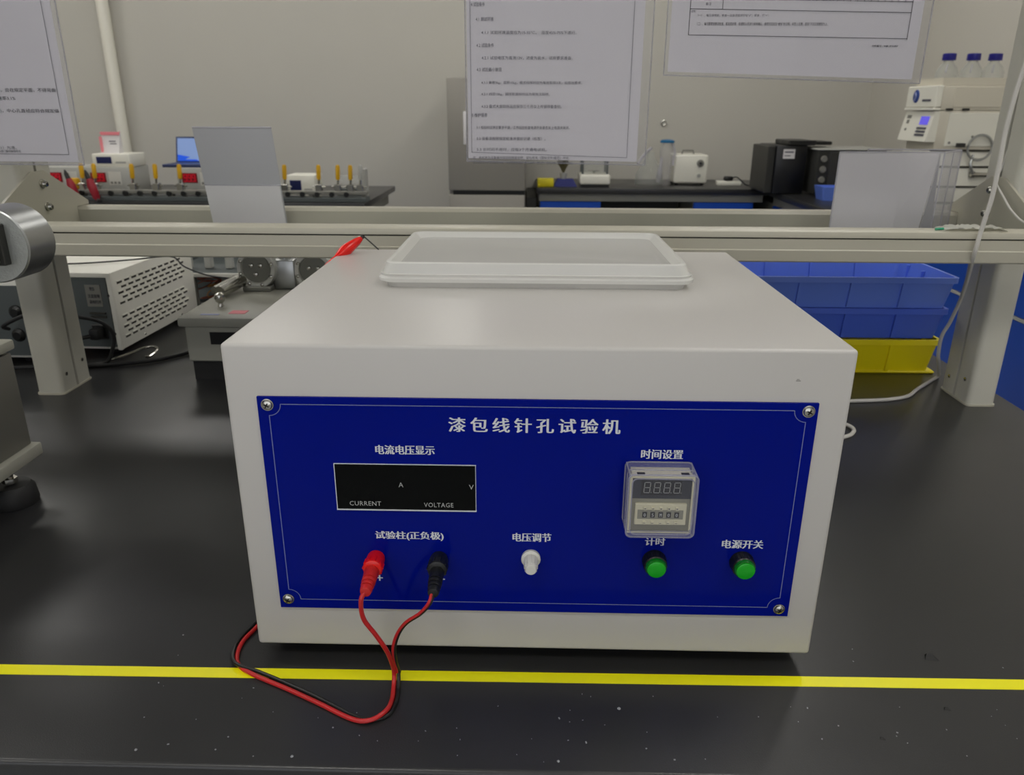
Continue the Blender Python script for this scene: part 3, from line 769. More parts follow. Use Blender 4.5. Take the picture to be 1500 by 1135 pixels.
# ================================================================== WHITE CABLE (right)
# hang straight through measured points
c1 = [(.700, .600, .905), (.690, .552, .905), (.680, .524, .880), (.652, .506, .72), (.634, .508, .60), (.617, .516, .512), (.6125, .520, .438), (.6135, .520, .391), (.613, .520, .347), (.6095, .522, .305), (.6085, .526, .266), (.640, .585, .222), (.676, .655, .176), (.6865, .690, .130), (.683, .700, .102),
      (.6900, .712, .068), (.7010, .726, .050), (.722, .758, .022), (.738, .785, .0035), (.705, .752, .0030), (.668, .715, .0030), (.636, .680, .0030), (.595, .662, .0030), (.534, .653, .0030), (.45, .645, .0030), (.36, .60, .0030), (.27, .52, .0030), (.20, .455, .020), (.185, .4145, .060)]
tag(obj('white_cable', tube(nb(), c1, .0030, 8), 'cable'), 'white power cable hanging down in front of the right shelf post to the bench', 'cable')
tag(obj('looped_cable', tube(nb(), [(.30, .50, .003), (.40, .555, .003), (.455, .566, .003), (.478, .556, .003), (.4875, .538, .003), (.482, .520, .003), (.462, .502, .003), (.40, .475, .003), (.30, .450, .003), (.24, .435, .015), (.215, .4145, .050)], .0030, 8), 'cable'), 'short loop of white cable poking out behind the right side of the tester', 'cable')
c3 = [(.7185, .6870, .40), (.7150, .6870, .374), (.709, .683, .364), (.703, .672, .353), (.700, .64, .335), (.699, .61, .318), (.70, .57, .306), (.735, .55, .3028), (.80, .549, .3025)]
tag(obj('thin_cable', tube(nb(), c3, .0016, 8), 'cable'), 'thin pale cable running down the right shelf post past its bolts', 'cable')

# ================================================================== CRATES (right)
def crate(label, z0, z1, m, x0=.330, x1=.750, y0=.800, y1=1.02, ins=.012, top_open=True):
    t = thing('storage_crate', label, 'crate', ((x0 + x1) / 2, (y0 + y1) / 2, z0), 0, 'stacked plastic crates')
    hx, hy, h = (x1 - x0) / 2, (y1 - y0) / 2, z1 - z0
    b = nb(); r = .008
    L0 = [(x, y, 0) for x, y in rect_round(-hx + ins, hx - ins, -hy + ins, hy - ins, r)]
    L1 = [(x, y, h - .010) for x, y in rect_round(-hx + .004, hx - .004, -hy + .004, hy - .004, r)]
    L2 = [(x, y, h - .010) for x, y in rect_round(-hx, hx, -hy, hy, r)]
    L3 = [(x, y, h) for x, y in rect_round(-hx, hx, -hy, hy, r)]
    L4 = [(x, y, h) for x, y in rect_round(-hx + .005, hx - .005, -hy + .005, hy - .005, r)]
    L5 = [(x, y, .003) for x, y in rect_round(-hx + ins + .003, hx - ins - .003, -hy + ins + .003, hy - ins - .003, r)]
    loft(b, [L0, L1, L2, L3, L4, L5]); obj('crate_shell', b, m, t)
    if z0 < .01: obj('base_flange', box(nb(), -hx + ins - .004, hx - ins + .012, -hy + ins - .006, hy - ins, .0, .005, .002, 1), m, t)
    for k in range(5):
        x = -hx + .052 + k * .0905
        if x > hx - .02: continue
        b = nb(); quadbox(b, [(x - .003, -hy + ins - .005, .002), (x + .003, -hy + ins - .005, .002), (x + .003, -hy + ins + .002, .002), (x - .003, -hy + ins + .002, .002)],
                          [(x - .003, -hy + .000, h - .010), (x + .003, -hy + .000, h - .010), (x + .003, -hy + .005, h - .010), (x - .003, -hy + .005, h - .010)])
        obj('rib', b, m, t)
        b = nb(); quadbox(b, [(x - .002, hy - ins - .006, .004), (x + .002, hy - ins - .006, .004), (x + .002, hy - ins - .002, .004), (x - .002, hy - ins - .002, .004)],
                          [(x - .002, hy - .008, h - .002), (x + .002, hy - .008, h - .002), (x + .002, hy - .004, h - .002), (x - .002, hy - .004, h - .002)])
        obj('rib', b, m, t)
    for y in (-.06, .0, .06):
        b = nb(); box(b, hx - ins - .002, hx - .001, y - .002, y + .002, h * .25, h - .010); obj('rib', b, m, t)
    return t
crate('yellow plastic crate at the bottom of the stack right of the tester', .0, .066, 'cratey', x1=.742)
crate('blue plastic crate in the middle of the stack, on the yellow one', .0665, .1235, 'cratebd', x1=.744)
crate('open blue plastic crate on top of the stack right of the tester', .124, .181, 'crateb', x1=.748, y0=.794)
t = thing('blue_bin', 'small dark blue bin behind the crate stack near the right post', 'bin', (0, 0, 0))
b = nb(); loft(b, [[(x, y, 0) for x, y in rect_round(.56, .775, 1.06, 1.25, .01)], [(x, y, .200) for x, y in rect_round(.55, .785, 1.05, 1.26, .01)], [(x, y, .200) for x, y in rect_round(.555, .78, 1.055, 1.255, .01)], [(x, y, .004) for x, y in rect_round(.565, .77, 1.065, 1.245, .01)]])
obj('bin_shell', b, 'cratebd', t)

# blue cabinet beside the bench end
t = thing('blue_side_cabinet', 'blue laminate cabinet standing beyond the right end of the bench', 'cabinet', (1.6, 1.4, -.8))
obj('cabinet_body', box(nb(), -.285, .3, -.8, .86, 0, .88), 'gframe', t)
for k in range(3):
    y = -.79 + k * .55
    obj('cabinet_door', box(nb(), -.303, -.285, y, y + .542, .06, .728, .002, 1), 'bcab', t)
    obj('drawer_front', box(nb(), -.303, -.285, y, y + .542, .738, .872, .002, 1), 'bcab', t)
obj('seam_strip', box(nb(), -.306, -.285, -.79, .85, .7290, .7365), 'mgrey', t)

# ================================================================== LEFT INSTRUMENT WITH STEEL DRUM
t = thing('drum_instrument', 'grey bench instrument carrying a polished steel drum at the left edge', 'instrument', (0, 0, 0))
b = nb(); box(b, -.96, -.614, -.10, .297, .069, .186, .002, 2); obj('housing', b, 'leftbox', t)
obj('bottom_flange', box(nb(), -.966, -.606, -.106, .303, .0535, .069, .002, 2), 'tester', t)
obj('top_lid', box(nb(), -.962, -.610, -.102, .301, .189, .2015, .003, 2), 'tester', t)
obj('lid_seam', box(nb(), -.955, -.620, -.095, .291, .184, .190), 'black', t)
obj('lid_slot', box(nb(), -.70, -.640, .262, .272, .2005, .2022), 'black', t)
for x in (-.928, -.634):
    for y in (-.07, .272):
        fo = obj('rubber_foot', lathe(nb(), (x, y, 0), (0, 0, 1), [(0, .0255), (.004, .027), (.020, .0255), (.026, .021)], 28), 'rubber', t)
        b = nb(); cyl(b, (x, y, .026), (x, y, .0545), .0045, 12); cyl(b, (x, y, .028), (x, y, .034), .0085, 6); obj('foot_bolt', b, 'chrome', fo)
dx, dz = -.539, .3275
dr = obj('steel_drum', lathe(nb(), (dx, .200, dz), (0, 1, 0), [(0, .0002), (0, .0360), (.001, .0372), (.044, .0372), (.045, .0362), (.045, .0002)], 64, cap=False), 'steel', t, 'polished cylindrical steel drum')
obj('drum_face', lathe(nb(), (dx, .1992, dz), (0, 1, 0), [(0, .0357), (.0012, .0359)], 64), 'drumface', dr)
b = nb(); box(b, dx + .004, dx + .0165, .190, .200, dz - .018, dz + .022, .001, 1); obj('key_block', b, 'bracket', dr)
b = nb(); box(b, -.70, -.5265, .176, .190, dz - .016, dz + .0215, .002, 2); obj('clamp_arm', b, 'tester', t)
b = nb(); box(b, -.715, -.67, .150, .262, .2005, .375, .003, 2); obj('column', b, 'tester', t)
b = nb(); cyl(b, (dx, .245, dz), (dx, .252, dz), .010, 20); box(b, -.69, dx - .006, .252, .262, dz - .012, dz + .012, .002, 2); cyl(b, (dx, .245, dz), (dx, .262, dz), .008, 16); obj('shaft_arm', b, 'bracket', t)

# ================================================================== POWER SUPPLY BOXES
t = thing('power_supply', 'cream metal power supply with slotted side beside the left shelf post', 'power supply', (-.795, .858, 0), -.04)
W_, D_, H_ = .24, .33, .163
obj('case', box(nb(), -W_, 0, .004, D_, .012, H_, .003, 2), 'psbox', t)
obj('rear_panel', box(nb(), -W_ + .006, -.011, .001, .005, .018, H_ - .010), 'pspanel', t)
obj('side_fold', box(nb(), -.008, .0005, -.001, .006, .012, H_ - .001, .001, 1), 'psbox', t)
obj('top_fold', box(nb(), -W_, 0, -.001, .006, H_ - .009, H_, .001, 1), 'psbox', t)
obj('warning_sticker', box(nb(), -.053, -.023, -.0002, .0012, .098, .140), 'gframe', t)
lettering('警告', -.044, -.034, .129, .136, -.0006, 'ink', t, 0.02)
lettering('注意接地', -.049, -.026, .115, .1225, -.0006, 'ink', t, 0.02)
lettering('请勿打开', -.048, -.025, .104, .111, -.0006, 'ink', t, 0.02)
b = nb(); box(b, -.050, -.020, -.002, .0012, .076, .080); box(b, -.050, -.020, -.004, .0012, .084, .087); obj('fuse_slot', b, 'slot', t)
pg = obj('power_inlet', box(nb(), -.052, -.022, -.004, .002, .034, .064, .002, 1), 'black', t)
b = nb(); box(b, -.046, -.026, -.028, -.003, .038, .060, .005, 2); obj('inlet_plug', b, 'rubber', pg)
for z in (.12, .045): obj('screw', lathe(nb(), (-.0085, -.0005, z), (0, -1, 0), [(0, .0028), (.0015, .002)], 10), 'bracket', t)
slot0 = None
for grp, (zt_, rows) in enumerate(((.1405, 5), (.0740, 5))):
    for rj in range(rows):
        for k in range(10):
            y = .028 + k * .0265 + (0.0125 if rj % 2 else 0); z = zt_ - rj * .0100
            if y > D_ - .04: continue
            if slot0 is None:
                slot0 = obj('vent_slot', box(nb(), -.0004, .0006, -.0086, .0086, -.0024, .0024), 'slot', t)
                lv = obj('vent_louvre', box(nb(), 0, .0022, -.0088, .0088, .0022, .0038), 'psbox', t)
                slot0.location = (0, y, z); lv.location = (0, y, z)
            else:
                for s_, nm in ((slot0, 'vent_slot'), (lv, 'vent_louvre')):
                    o = s_.copy(); o.name = nm; C.objects.link(o); o.parent = t; o.location = (0, y, z)
for y in (.03, .29):
    for x in (-.2, -.03): obj('foot', lathe(nb(), (x, y, 0), (0, 0, 1), [(0, .009), (.0125, .010)], 14), 'rubber', t)
obj('side_screw', lathe(nb(), (0, .09, .02), (1, 0, 0), [(0, .003), (.0012, .002)], 10), 'chrome', t)
obj('side_screw', lathe(nb(), (0, .25, .02), (1, 0, 0), [(0, .003), (.0012, .002)], 10), 'chrome', t)

t = thing('power_supply', 'second power supply left of the left shelf post, partly behind the drum', 'power supply', (-.930, .800, 0), 0)
obj('case', box(nb(), -.26, 0, .004, .30, .012, .162, .003, 2), 'psbox', t)
obj('rear_panel', box(nb(), -.252, -.004, .000, .005, .018, .150), 'pspanel', t)
for x, z in ((-.018, .102), (-.022, .058), (-.07, .1)):
    obj('socket', lathe(nb(), (x, .001, z), (0, -1, 0), [(0, .013), (.004, .012), (.008, .007)], 20), 'black', t)
for y in (.03, .27):
    for x in (-.22, -.03): obj('foot', lathe(nb(), (x, y, 0), (0, 0, 1), [(0, .009), (.0125, .010)], 14), 'rubber', t)
tag(obj('mains_lead', tube(nb(), [(-.955, .78, .075), (-.945, .755, .088), (-.90, .755, .108), (-.855, .760, .112), (-.815, .775, .100), (-.790, .795, .085), (-.778, .805, .060), (-.782, .800, .030), (-.800, .795, .006), (-.87, .79, .005), (-.93, .77, .005), (-1.0, .76, .005)], .0035, 8), 'rubber'),
    'black power cord curling behind the left shelf post', 'cord')
tag(obj('mains_cable', tube(nb(), [(-.836, .825, .049), (-.842, .800, .050), (-.850, .785, .040), (-.845, .780, .012), (-.82, .785, .0045), (-.76, .80, .0045), (-.70, .835, .0045), (-.66, .90, .0045), (-.645, 1.0, .0045)], .0038, 8), 'rubber'),
    'black mains cord along the worktop in front of the slotted power supply', 'cord')
tag(obj('chrome_hook', tube(nb(), [(-.808, .824, .004), (-.796, .826, .005), (-.776, .856, .008), (-.760, .876, .012), (-.745, .884, .012), (-.734, .872, .009), (-.738, .848, .004), (-.744, .842, .004)], .0026, 8), 'chrome'),
    'bent chrome wire hook on the worktop in front of the slotted power supply', 'hook')
tag(obj('bundled_cord', tube(nb(), [(-.98, .90, .170), (-.90, .93, .1665), (-.85, .95, .1665), (-.80, .97, .168), (-.74, 1.0, .169), (-.71, .99, .15), (-.66, .98, .135), (-.60, .97, .13)], .0016, 8), 'rubber'),
    'thin black cord lying over the top of the slotted power supply', 'cord')

# ================================================================== GREY TESTER WITH WHEELS
t = thing('wheel_tester', 'grey enamel test instrument with two bolted steel wheels between power supply and white tester', 'tester', (0, 0, 0))
obj('top_plate', box(nb(), -.612, -.28, .716, 1.05, .100, .116, .003, 2), 'tester', t)
obj('body', box(nb(), -.603, -.288, .722, 1.04, .036, .100, .002, 1), 'tester', t)
obj('base_plinth', box(nb(), -.600, -.292, .730, 1.03, 0, .036), 'rubber', t)
obj('display_recess', box(nb(), -.560, -.46, .7205, .723, .068, .090), 'black', t)
kb = obj('ball_knob', lathe(nb(), (-.567, .80, .116), (0, 0, 1), [(0, .006), (.004, .0045), (.007, .0045), (.010, .0080), (.016, .0100), (.022, .0085), (.0255, .0040), (.0262, .0004)], 20), 'chrome', t)
b = nb(); box(b, -.534, -.505, .748, .770, .116, .1168); obj('pink_sticker', b, 'pink', t)
b = nb(); box(b, -.580, -.548, .738, .745, .116, .1166); obj('blue_sticker', b, 'lblue', t)
for x, z, nm in ((-.541, .160, 0), (-.428, .156, 1)):
    y = .93
    wl = obj('steel_wheel', lathe(nb(), (x, y, z), (0, 1, 0), [(0, .028), (-.004, .030), (-.004, .037), (0, .0385), (.014, .0385), (.018, .034), (.018, .001)], 40), 'wheelg', t)
    obj('wheel_face', lathe(nb(), (x, y - .0015, z), (0, 1, 0), [(0, .0275), (.002, .028)], 36), 'wheeld', wl)
    for k in range(8):
        a = 2 * PI * k / 8 + .3
        obj('wheel_bolt', lathe(nb(), (x + .0325 * math.cos(a), y - .004, z + .0325 * math.sin(a)), (0, -1, 0), [(0, .0036), (.003, .0034), (.004, .0015)], 8), 'chrome', wl)
    for a in (0.6, 2.5, 4.6):
        obj('hub_bolt', lathe(nb(), (x + .011 * math.cos(a), y - .0015, z + .011 * math.sin(a)), (0, -1, 0), [(0, .0045), (.004, .004), (.005, .0015)], 10), 'chrome', wl)
    obj('wheel_mount', box(nb(), x - .022, x + .022, y + .018, y + .060, .116, z + .02, .004, 2), 'tester', t)
    obj('wheel_foot', box(nb(), x - .028, x + .028, y - .012, y + .018, .116, .126, .002, 1), 'wheeld', t)
b = nb(); cyl(b, (-.490, .955, .175), (-.490, .955, .205), .012, 16); box(b, -.512, -.470, .94, .985, .116, .175, .003, 2); obj('clamp_block', b, 'steel', t)
b = nb(); cyl(b, (-.590, .86, .128), (-.572, .93, .136), .0115, 20); obj('silver_cylinder', b, 'chrome', t)
b = nb(); cyl(b, (-.610, .885, .125), (-.592, .955, .133), .009, 16); obj('silver_cylinder', b, 'chrome', t)

t = thing('wire_coil_rack', 'small rack with brown copper wire coils behind the grey wheel tester', 'rack', (0, 0, 0))
b = nb(); box(b, -1.0, -.665, 1.30, 1.44, 0, .008); box(b, -1.0, -.665, 1.43, 1.44, 0, .19); obj('rack_body', b, 'pspanel', t)
obj('rack_shelf', box(nb(), -.86, -.665, 1.21, 1.43, .084, .091, .001, 1), 'pspanel', t)
obj('shelf_lip', box(nb(), -.86, -.665, 1.203, 1.21, .083, .092, .001, 1), 'wplastic', t)
for x in (-.835, -.785, -.735): obj('white_upright', box(nb(), x, x + .016, 1.26, 1.28, .092, .18, .002, 1), 'mgrey', t)
for k in range(22):
    x = -.755 + random.uniform(-.05, .06); y = 1.25 + random.uniform(-.01, .05); rr = random.uniform(.018, .034); z = .015 + random.uniform(0, .055)
    ph = random.uniform(0, PI); til = random.uniform(.1, .7)
    pts = [(x + rr * math.cos(a), y + rr * math.sin(a) * .7, max(.004, z + rr * math.sin(a + ph) * til)) for a in [2 * PI * i / 14 for i in range(15)]]
    obj('wire_coil', tube(nb(), pts, .0014, 5, smooth=False), 'copper' if k % 5 else 'orange', t)
for x in (-.80, -.73): obj('rack_leg', box(nb(), x, x + .008, 1.215, 1.225, 0, .084), 'gframe', t)

t = thing('wash_bottle', 'bluish clear plastic bottle with a blue cap behind the two steel wheels', 'bottle', (-.575, 1.22, 0))
obj('bottle_body', lathe(nb(), (0, 0, 0), (0, 0, 1), [(0, .030), (.004, .033), (.09, .033), (.108, .020), (.118, .013)], 24), 'clearp', t)
obj('cap', lathe(nb(), (0, 0, .116), (0, 0, 1), [(0, .016), (.020, .015), (.024, .006), (.04, .003)], 20), 'navyp', t)
t = thing('metal_bracket', 'pale metal angle bracket standing behind the right steel wheel', 'bracket', (-.44, 1.16, 0))
obj('bracket_plate', box(box(nb(), -.06, .06, 0, .006, 0, .15, .002, 1), -.06, .06, -.05, .006, 0, .006), 'mgrey', t)
obj('bracket_rod', cyl(nb(), (-.05, -.006, .006), (-.05, -.006, .16), .006, 12), 'steel', t)

# ================================================================== BACKGROUND LEFT: SECOND BENCH
t = thing('far_bench', 'second black topped bench with clamp fixtures at the far left', 'bench', (-2.0, 3.8, -.8))
obj('worktop', box(nb(), -1.5, 1.16, -.42, .5, .77, .80, .004, 2), 'bench', t)
obj('bench_frame', box(nb(), -1.45, 1.12, -.39, .47, .70, .77), 'gframe', t)
for k in range(4): obj('bench_cabinet', box(nb(), -1.43 + k * .64, -.83 + k * .64, -.37, .45, 0, .70, .003, 1), 'bcab', t)

def meter(label, x, w_):
    t = thing('panel_meter', label, 'meter', (x, 3.62, 0), 0, 'red display meters on the far bench')
    obj('case', box(nb(), 0, w_, 0, .22, .012, .150, .005, 2), 'mgrey', t)
    dw = obj('red_display', box(nb(), .028, .028 + .082, -.003, .001, .074, .124, .001, 1), 'red7', t)
    b = nb()
    for k in range(3): lettering_digit(b, .040 + k * .022, .082, .014, .034)
    obj('display_digit', b, 'red7b', dw)
    obj('label_field', box(nb(), .125, .125 + .065, -.002, .001, .060, .128), 'wplastic', t)
    for k in range(3): obj('meter_button', box(nb(), .132 + k * .020, .144 + k * .020, -.005, -.001, .066, .078, .001, 1), 'gframe', t)
    for y in (.02, .2):
        for xx in (.02, w_ - .02): obj('foot', lathe(nb(), (xx, y, 0), (0, 0, 1), [(0, .008), (.0125, .008)], 10), 'rubber', t)
    return t
def lettering_digit(b, x, z, w_, h):
    y0, y1 = -.0045, -.0030
    for a in ((0, 0, 1, 0), (0, .5, 1, .5), (0, 1, 1, 1), (0, .5, 0, 1), (1, 0, 1, .5), (1, .5, 1, 1)):
        xa, xb = x + a[0] * w_, x + a[2] * w_; za, zb = z + a[1] * h, z + a[3] * h
        box(b, min(xa, xb) - .002, max(xa, xb) + .002, y0, y1, min(za, zb) - .002, max(za, zb) + .002)
meter('grey meter with dark red display, leftmost of three behind the left gusset plate', -2.612, .22)
meter('grey meter with dark red display under the beige display box', -2.375, .24)
meter('grey meter with lit red display under the laptop, beside the sign stand', -1.885, .24)

def disp(label, loc, w_, d_, h):
    t = thing('display_box', label, 'instrument', loc)
    obj('case', box(nb(), 0, w_, 0, d_, 0, h, .006, 2), 'lab', t)
    obj('navy_display', box(nb(), w_ * .12, w_ * .52, -.003, .001, h * .28, h * .78, .001, 1), 'navy', t)
    obj('key_row', box(nb(), w_ * .62, w_ * .9, -.002, .001, h * .3, h * .42), 'mgrey', t)
    return t
disp('beige display box standing on the middle red display meter', (-2.330, 3.63, .1505), .20, .18, .068)
disp('small beige box with navy display on the far bench right of the sign stand', (-1.295, 3.60, 0), .150, .16, .118)
# pad under the small box
t = thing('desk_card', 'white folded card with a pink top standing on the beige display box', 'card', (-2.305, 3.68, .2185))
b = nb(); quadbox(b, [(0, 0, 0), (.10, 0, 0), (.10, .05, 0), (0, .05, 0)], [(.01, .022, .105), (.11, .022, .105), (.11, .028, .105), (.01, .028, .105)]); obj('card_body', b, 'card', t)
obj('pink_band', box(nb(), .007, .108, .014, .030, .092, .108), 'pink', t)
b = nb(); box(b, .005, .018, -.001, .004, .006, .085); obj('pink_tabs', b, 'pink', t)
b = nb(); box(b, .05, .085, .011, .014, .058, .063); box(b, .055, .09, .009, .012, .046, .050); obj('printed_lines', b, 'greyink', t)
t = thing('laptop', 'open laptop with blue screen standing on the right red display meter', 'laptop', (-1.965, 3.66, .1505))
obj('keyboard_base', box(nb(), 0, .25, -.02, .17, 0, .016, .003, 1), 'lapcase', t)
b = nb(); quadbox(b, [(0, .155, .014), (.25, .155, .014), (.25, .163, .014), (0, .163, .014)], [(0, .195, .148), (.25, .195, .148), (.25, .203, .148), (0, .203, .148)]); obj('screen_case', b, 'lapcase', t)
b = nb(); quadbox(b, [(.010, .1535, .022), (.24, .1535, .022), (.24, .158, .022), (.010, .158, .022)], [(.010, .189, .140), (.24, .189, .140), (.24, .194, .140), (.010, .194, .140)]); sc = obj('screen', b, 'laptop', t)
b = nb(); quadbox(b, [(.012, .1525, .022), (.13, .1525, .022), (.13, .157, .022), (.012, .157, .022)], [(.012, .1600, .056), (.10, .1600, .040), (.10, .165, .040), (.012, .165, .056)]); obj('screen_window', b, 'laptopb', sc)

def fixture(label, x0, x1, clamps, grey=None):
    t = thing('clamp_fixture', label, 'fixture', (0, 3.46, 0))
    obj('base_rail', box(nb(), x0, x1, -.04, .06, 0, .022, .002, 1), 'pspanel', t)
    obj('top_rail', box(nb(), x0, x1, -.02, .03, .035, .052, .002, 1), 'gframe', t)
    n = int((x1 - x0) / .075)
    for k in range(n):
        x = x0 + .03 + k * .075
        obj('black_knob', lathe(nb(), (x, -.02, .038), (0, -1, 0), [(-.002, .008), (.012, .014), (.020, .013)], 12), 'black', t)
    n2 = max(2, int((x1 - x0) / .2) + 1)
    for k in range(n2):
        x = x0 + .02 + k * (x1 - x0 - .04) / (n2 - 1); obj('support', box(nb(), x - .01, x + .01, -.01, .02, .02, .037), 'gframe', t)
    for i, x in enumerate(clamps):
        cb = obj('clamp', box(nb(), x - .016, x + .016, -.012, .022, .050, .085, .002, 1), 'chrome', t)
        b = nb(); cyl(b, (x, 0, .080), (x + .004, 0, .112), .006, 10); cyl(b, (x - .03, 0, .075), (x + .035, 0, .072), .004, 8); obj('clamp_arm', b, 'chrome', cb)
        gm = 'mgrey' if grey is not None and i == grey else 'yhandle'
        obj('grip', lathe(nb(), (x + .003, 0, .108), (.05, 0, 1), [(0, .0085), (.01, .011), (.062, .0115), (.072, .008), (.0735, .001)], 12), gm, cb)
    return t
fixture('clamp fixture with yellow grips on the far bench left of the sign stand', -2.33, -1.60, (-2.305, -2.240, -2.045, -1.925, -1.800))
fixture('clamp fixture with yellow grips on the far bench right of the sign stand', -1.42, -.84, (-1.262, -1.088, -.990, -.926, -.875), 4)
t = thing('glass_tube_holder', 'small clear tube holder at the right end of the far bench', 'holder', (0, 3.60, 0))
obj('holder_block', box(nb(), -1.03, -.88, 0, .07, 0, .05, .003, 1), 'pspanel', t)
obj('clear_tube', cyl(nb(), (-1.03, .03, .085), (-.89, .03, .085), .030, 20), 'bottle', t)
obj('end_frame', box(nb(), -.89, -.875, 0, .07, .0, .15, .002, 1), 'mgrey', t)
for x0 in (-2.335, -2.232):
    t = thing('crocodile_clip', 'dark red gripped clip hanging by the far clamp fixture, ' + ('left one by the gusset plate' if x0 < -2.3 else 'right one with a black lead'), 'clip', (x0, 3.38, 0))
    obj('red_grip', lathe(nb(), (.035, 0, .002), (-.25, .0, 1), [(0, .004), (.02, .018), (.08, .021), (.112, .013), (.118, .004)], 14), 'rhandle', t)
    obj('black_tip', lathe(nb(), (.006, 0, .112), (-.25, 0, 1), [(0, .012), (.025, .010), (.045, .003)], 12), 'black', t)
    if x0 > -2.3: obj('black_lead', tube(nb(), [(.035, 0, .02), (.038, -.006, .012), (.04, -.012, .004), (.06, -.016, .004)], .006, 8), 'black', t)
t = thing('yellow_cap_block', 'yellow capped block on the far bench beside the gusset plate', 'block', (-2.375, 3.50, 0))
obj('block_base', box(nb(), -.02, .02, -.02, .02, 0, .05, .002, 1), 'mgrey', t)
obj('yellow_cap', box(nb(), -.022, .026, -.022, .022, .05, .105, .008, 2), 'yhandle', t)

# wall pipe
t = thing('wall_pipe', 'cream vertical pipe on the back wall at the left', 'pipe', (-2.76, 4.84, -.8))
obj('pipe_run', cyl(nb(), (0, 0, 0), (0, 0, 3.0), .038, 24), 'pipe', t)
for z in (.9, 1.9): obj('pipe_clip', lathe(nb(), (0, 0, z), (0, 0, 1), [(0, .043), (.03, .043)], 24), 'mgrey', t)

# ================================================================== FRIDGE
t = thing('refrigerator', 'grey stainless two door refrigerator against the back wall', 'refrigerator', (-.265, 4.12, -.8))
obj('fridge_body', box(nb(), -.225, .225, .035, .66, .03, 1.415, .006, 2), 'fridge', t)
ud = obj('upper_door', box(nb(), -.225, .225, -.012, .030, .795, 1.415, .006, 2), 'fridge', t)
ld = obj('lower_door', box(nb(), -.225, .225, -.012, .030, .06, .770, .006, 2), 'fridge', t)
obj('door_gap', box(nb(), -.200, .225, .000, .034, .770, .795), 'black', t)
obj('handle', box(nb(), -.132, -.114, -.028, -.010, 1.055, 1.235, .004, 2), 'card', ud)
for x in (-.19, .19):
    for y in (.08, .6): obj('foot', lathe(nb(), (x, y, 0), (0, 0, 1), [(0, .02), (.032, .02)], 12), 'black', t)

# ================================================================== BACK COUNTER
t = thing('back_counter', 'dark lab counter with grey frame running along the back wall', 'counter', (0, 4.25, -.8))
obj('worktop', box(nb(), .030, 1.42, -.02, .645, .765, .80, .003, 2), 'bench', t)
b = nb(); box(b, .045, 1.40, .0, .03, .722, .765); box(b, .045, .075, .03, .64, .722, .765); obj('counter_frame', b, 'gframe', t)
obj('side_panel', box(nb(), -.032, .03, .02, .64, 0, .74, .003, 1), 'darkgap', t)
obj('knee_space_back', box(nb(), .44, .97, .40, .42, 0, .722), 'darkgap', t)  # dark sheet gives the open knee space its shade
for lb, x0, x1 in (('blue drawer cabinet under the back counter beside the refrigerator', .050, .425), ('blue drawer cabinet under the back counter below the white pump', .985, 1.350)):
    t = thing('drawer_cabinet', lb, 'cabinet', (x0, 4.25, -.8))
    w_ = x1 - x0
    obj('cabinet_body', box(nb(), 0, w_, .022, .60, .02, .72), 'gframe', t)
    for z0, z1 in ((.52, .718), (.30, .512), (.03, .292)):
        d_ = obj('drawer', box(nb(), .002, w_ - .002, 0, .022, z0, z1, .003, 1), 'bcab', t)
        obj('handle', box(nb(), w_ / 2 - .05, w_ / 2 + .05, -.012, 0, z1 - .05, z1 - .038, .002, 1), 'black', d_)
t = thing('side_counter', 'dark lab counter along the right wall with blue fronts', 'counter', (0, 0, -.8))
obj('worktop', box(nb(), 1.42, 2.22, 2.3, 4.88, .765, .80, .003, 2), 'bench', t)
obj('counter_frame', box(nb(), 1.45, 1.50, 2.32, 4.2, .715, .765), 'gframe', t)
obj('cabinet_body', box(nb(), 1.47, 2.2, 2.34, 4.86, 0, .715), 'gframe', t)
for k in range(4):
    y = 2.36 + k * .46
    d_ = obj('drawer', box(nb(), 1.448, 1.47, y, y + .45, .50, .708, .003, 1), 'bcab', t)
    obj('drawer', box(nb(), 1.448, 1.47, y, y + .45, .03, .49, .003, 1), 'bcab', t)
    obj('handle', box(nb(), 1.437, 1.448, y + .17, y + .28, .62, .632), 'black', d_)

# things on the back counter
t = thing('yellow_sponge_box', 'yellow plastic box on the back counter next to the refrigerator', 'box', (.035, 4.30, 0))
obj('box_body', box(nb(), 0, .10, 0, .08, 0, .048, .006, 2), 'yellowp', t); obj('box_flap', box(nb(), 0, .018, -.03, 0, 0, .016, .004, 1), 'yellowp', t)
t = thing('blue_tray', 'navy blue tray with dry olive plant tuft on the back counter', 'tray', (.205, 4.36, 0))
b = nb(); quadbox(b, [(-.075, -.04, 0), (.075, -.04, 0), (.075, .05, 0), (-.075, .05, 0)], [(-.045, -.03, .045), (.05, -.03, .045), (.05, .04, .045), (-.045, .04, .045)]); obj('tray_body', b, 'navyp', t)
t = thing('plant_tuft', 'dry olive coloured tuft in a small white pot on the navy tray', 'plant', (.195, 4.365, .045))
obj('pot', lathe(nb(), (0, 0, 0), (0, 0, 1), [(0, .018), (.035, .024), (.035, .020)], 16), 'mgrey', t)
b = nb()
for k in range(40):
    a = random.uniform(0, 2 * PI); e = random.uniform(.01, .05); h = random.uniform(.05, .12)
    tube(b, [(0, 0, .03), (e * .5 * math.cos(a), e * .5 * math.sin(a), .03 + h * .6), (e * math.cos(a), e * math.sin(a), .03 + h)], .003, 4, smooth=False)
obj('leaves', b, 'plant', t, kind='stuff')
t = thing('analytical_balance', 'white analytical balance with glass draft shield on the back counter', 'balance', (.385, 4.38, 0))
obj('balance_base', box(nb(), -.092, .092, -.10, .12, .016, .075, .010, 3), 'lab', t)
obj('balance_underside', box(nb(), -.085, .085, -.095, .11, 0, .018), 'black', t)
b = nb()
for x in (-.075, .075):
    for y in (-.05, .10): box(b, x - .006, x + .006, y - .006, y + .006, .075, .26)
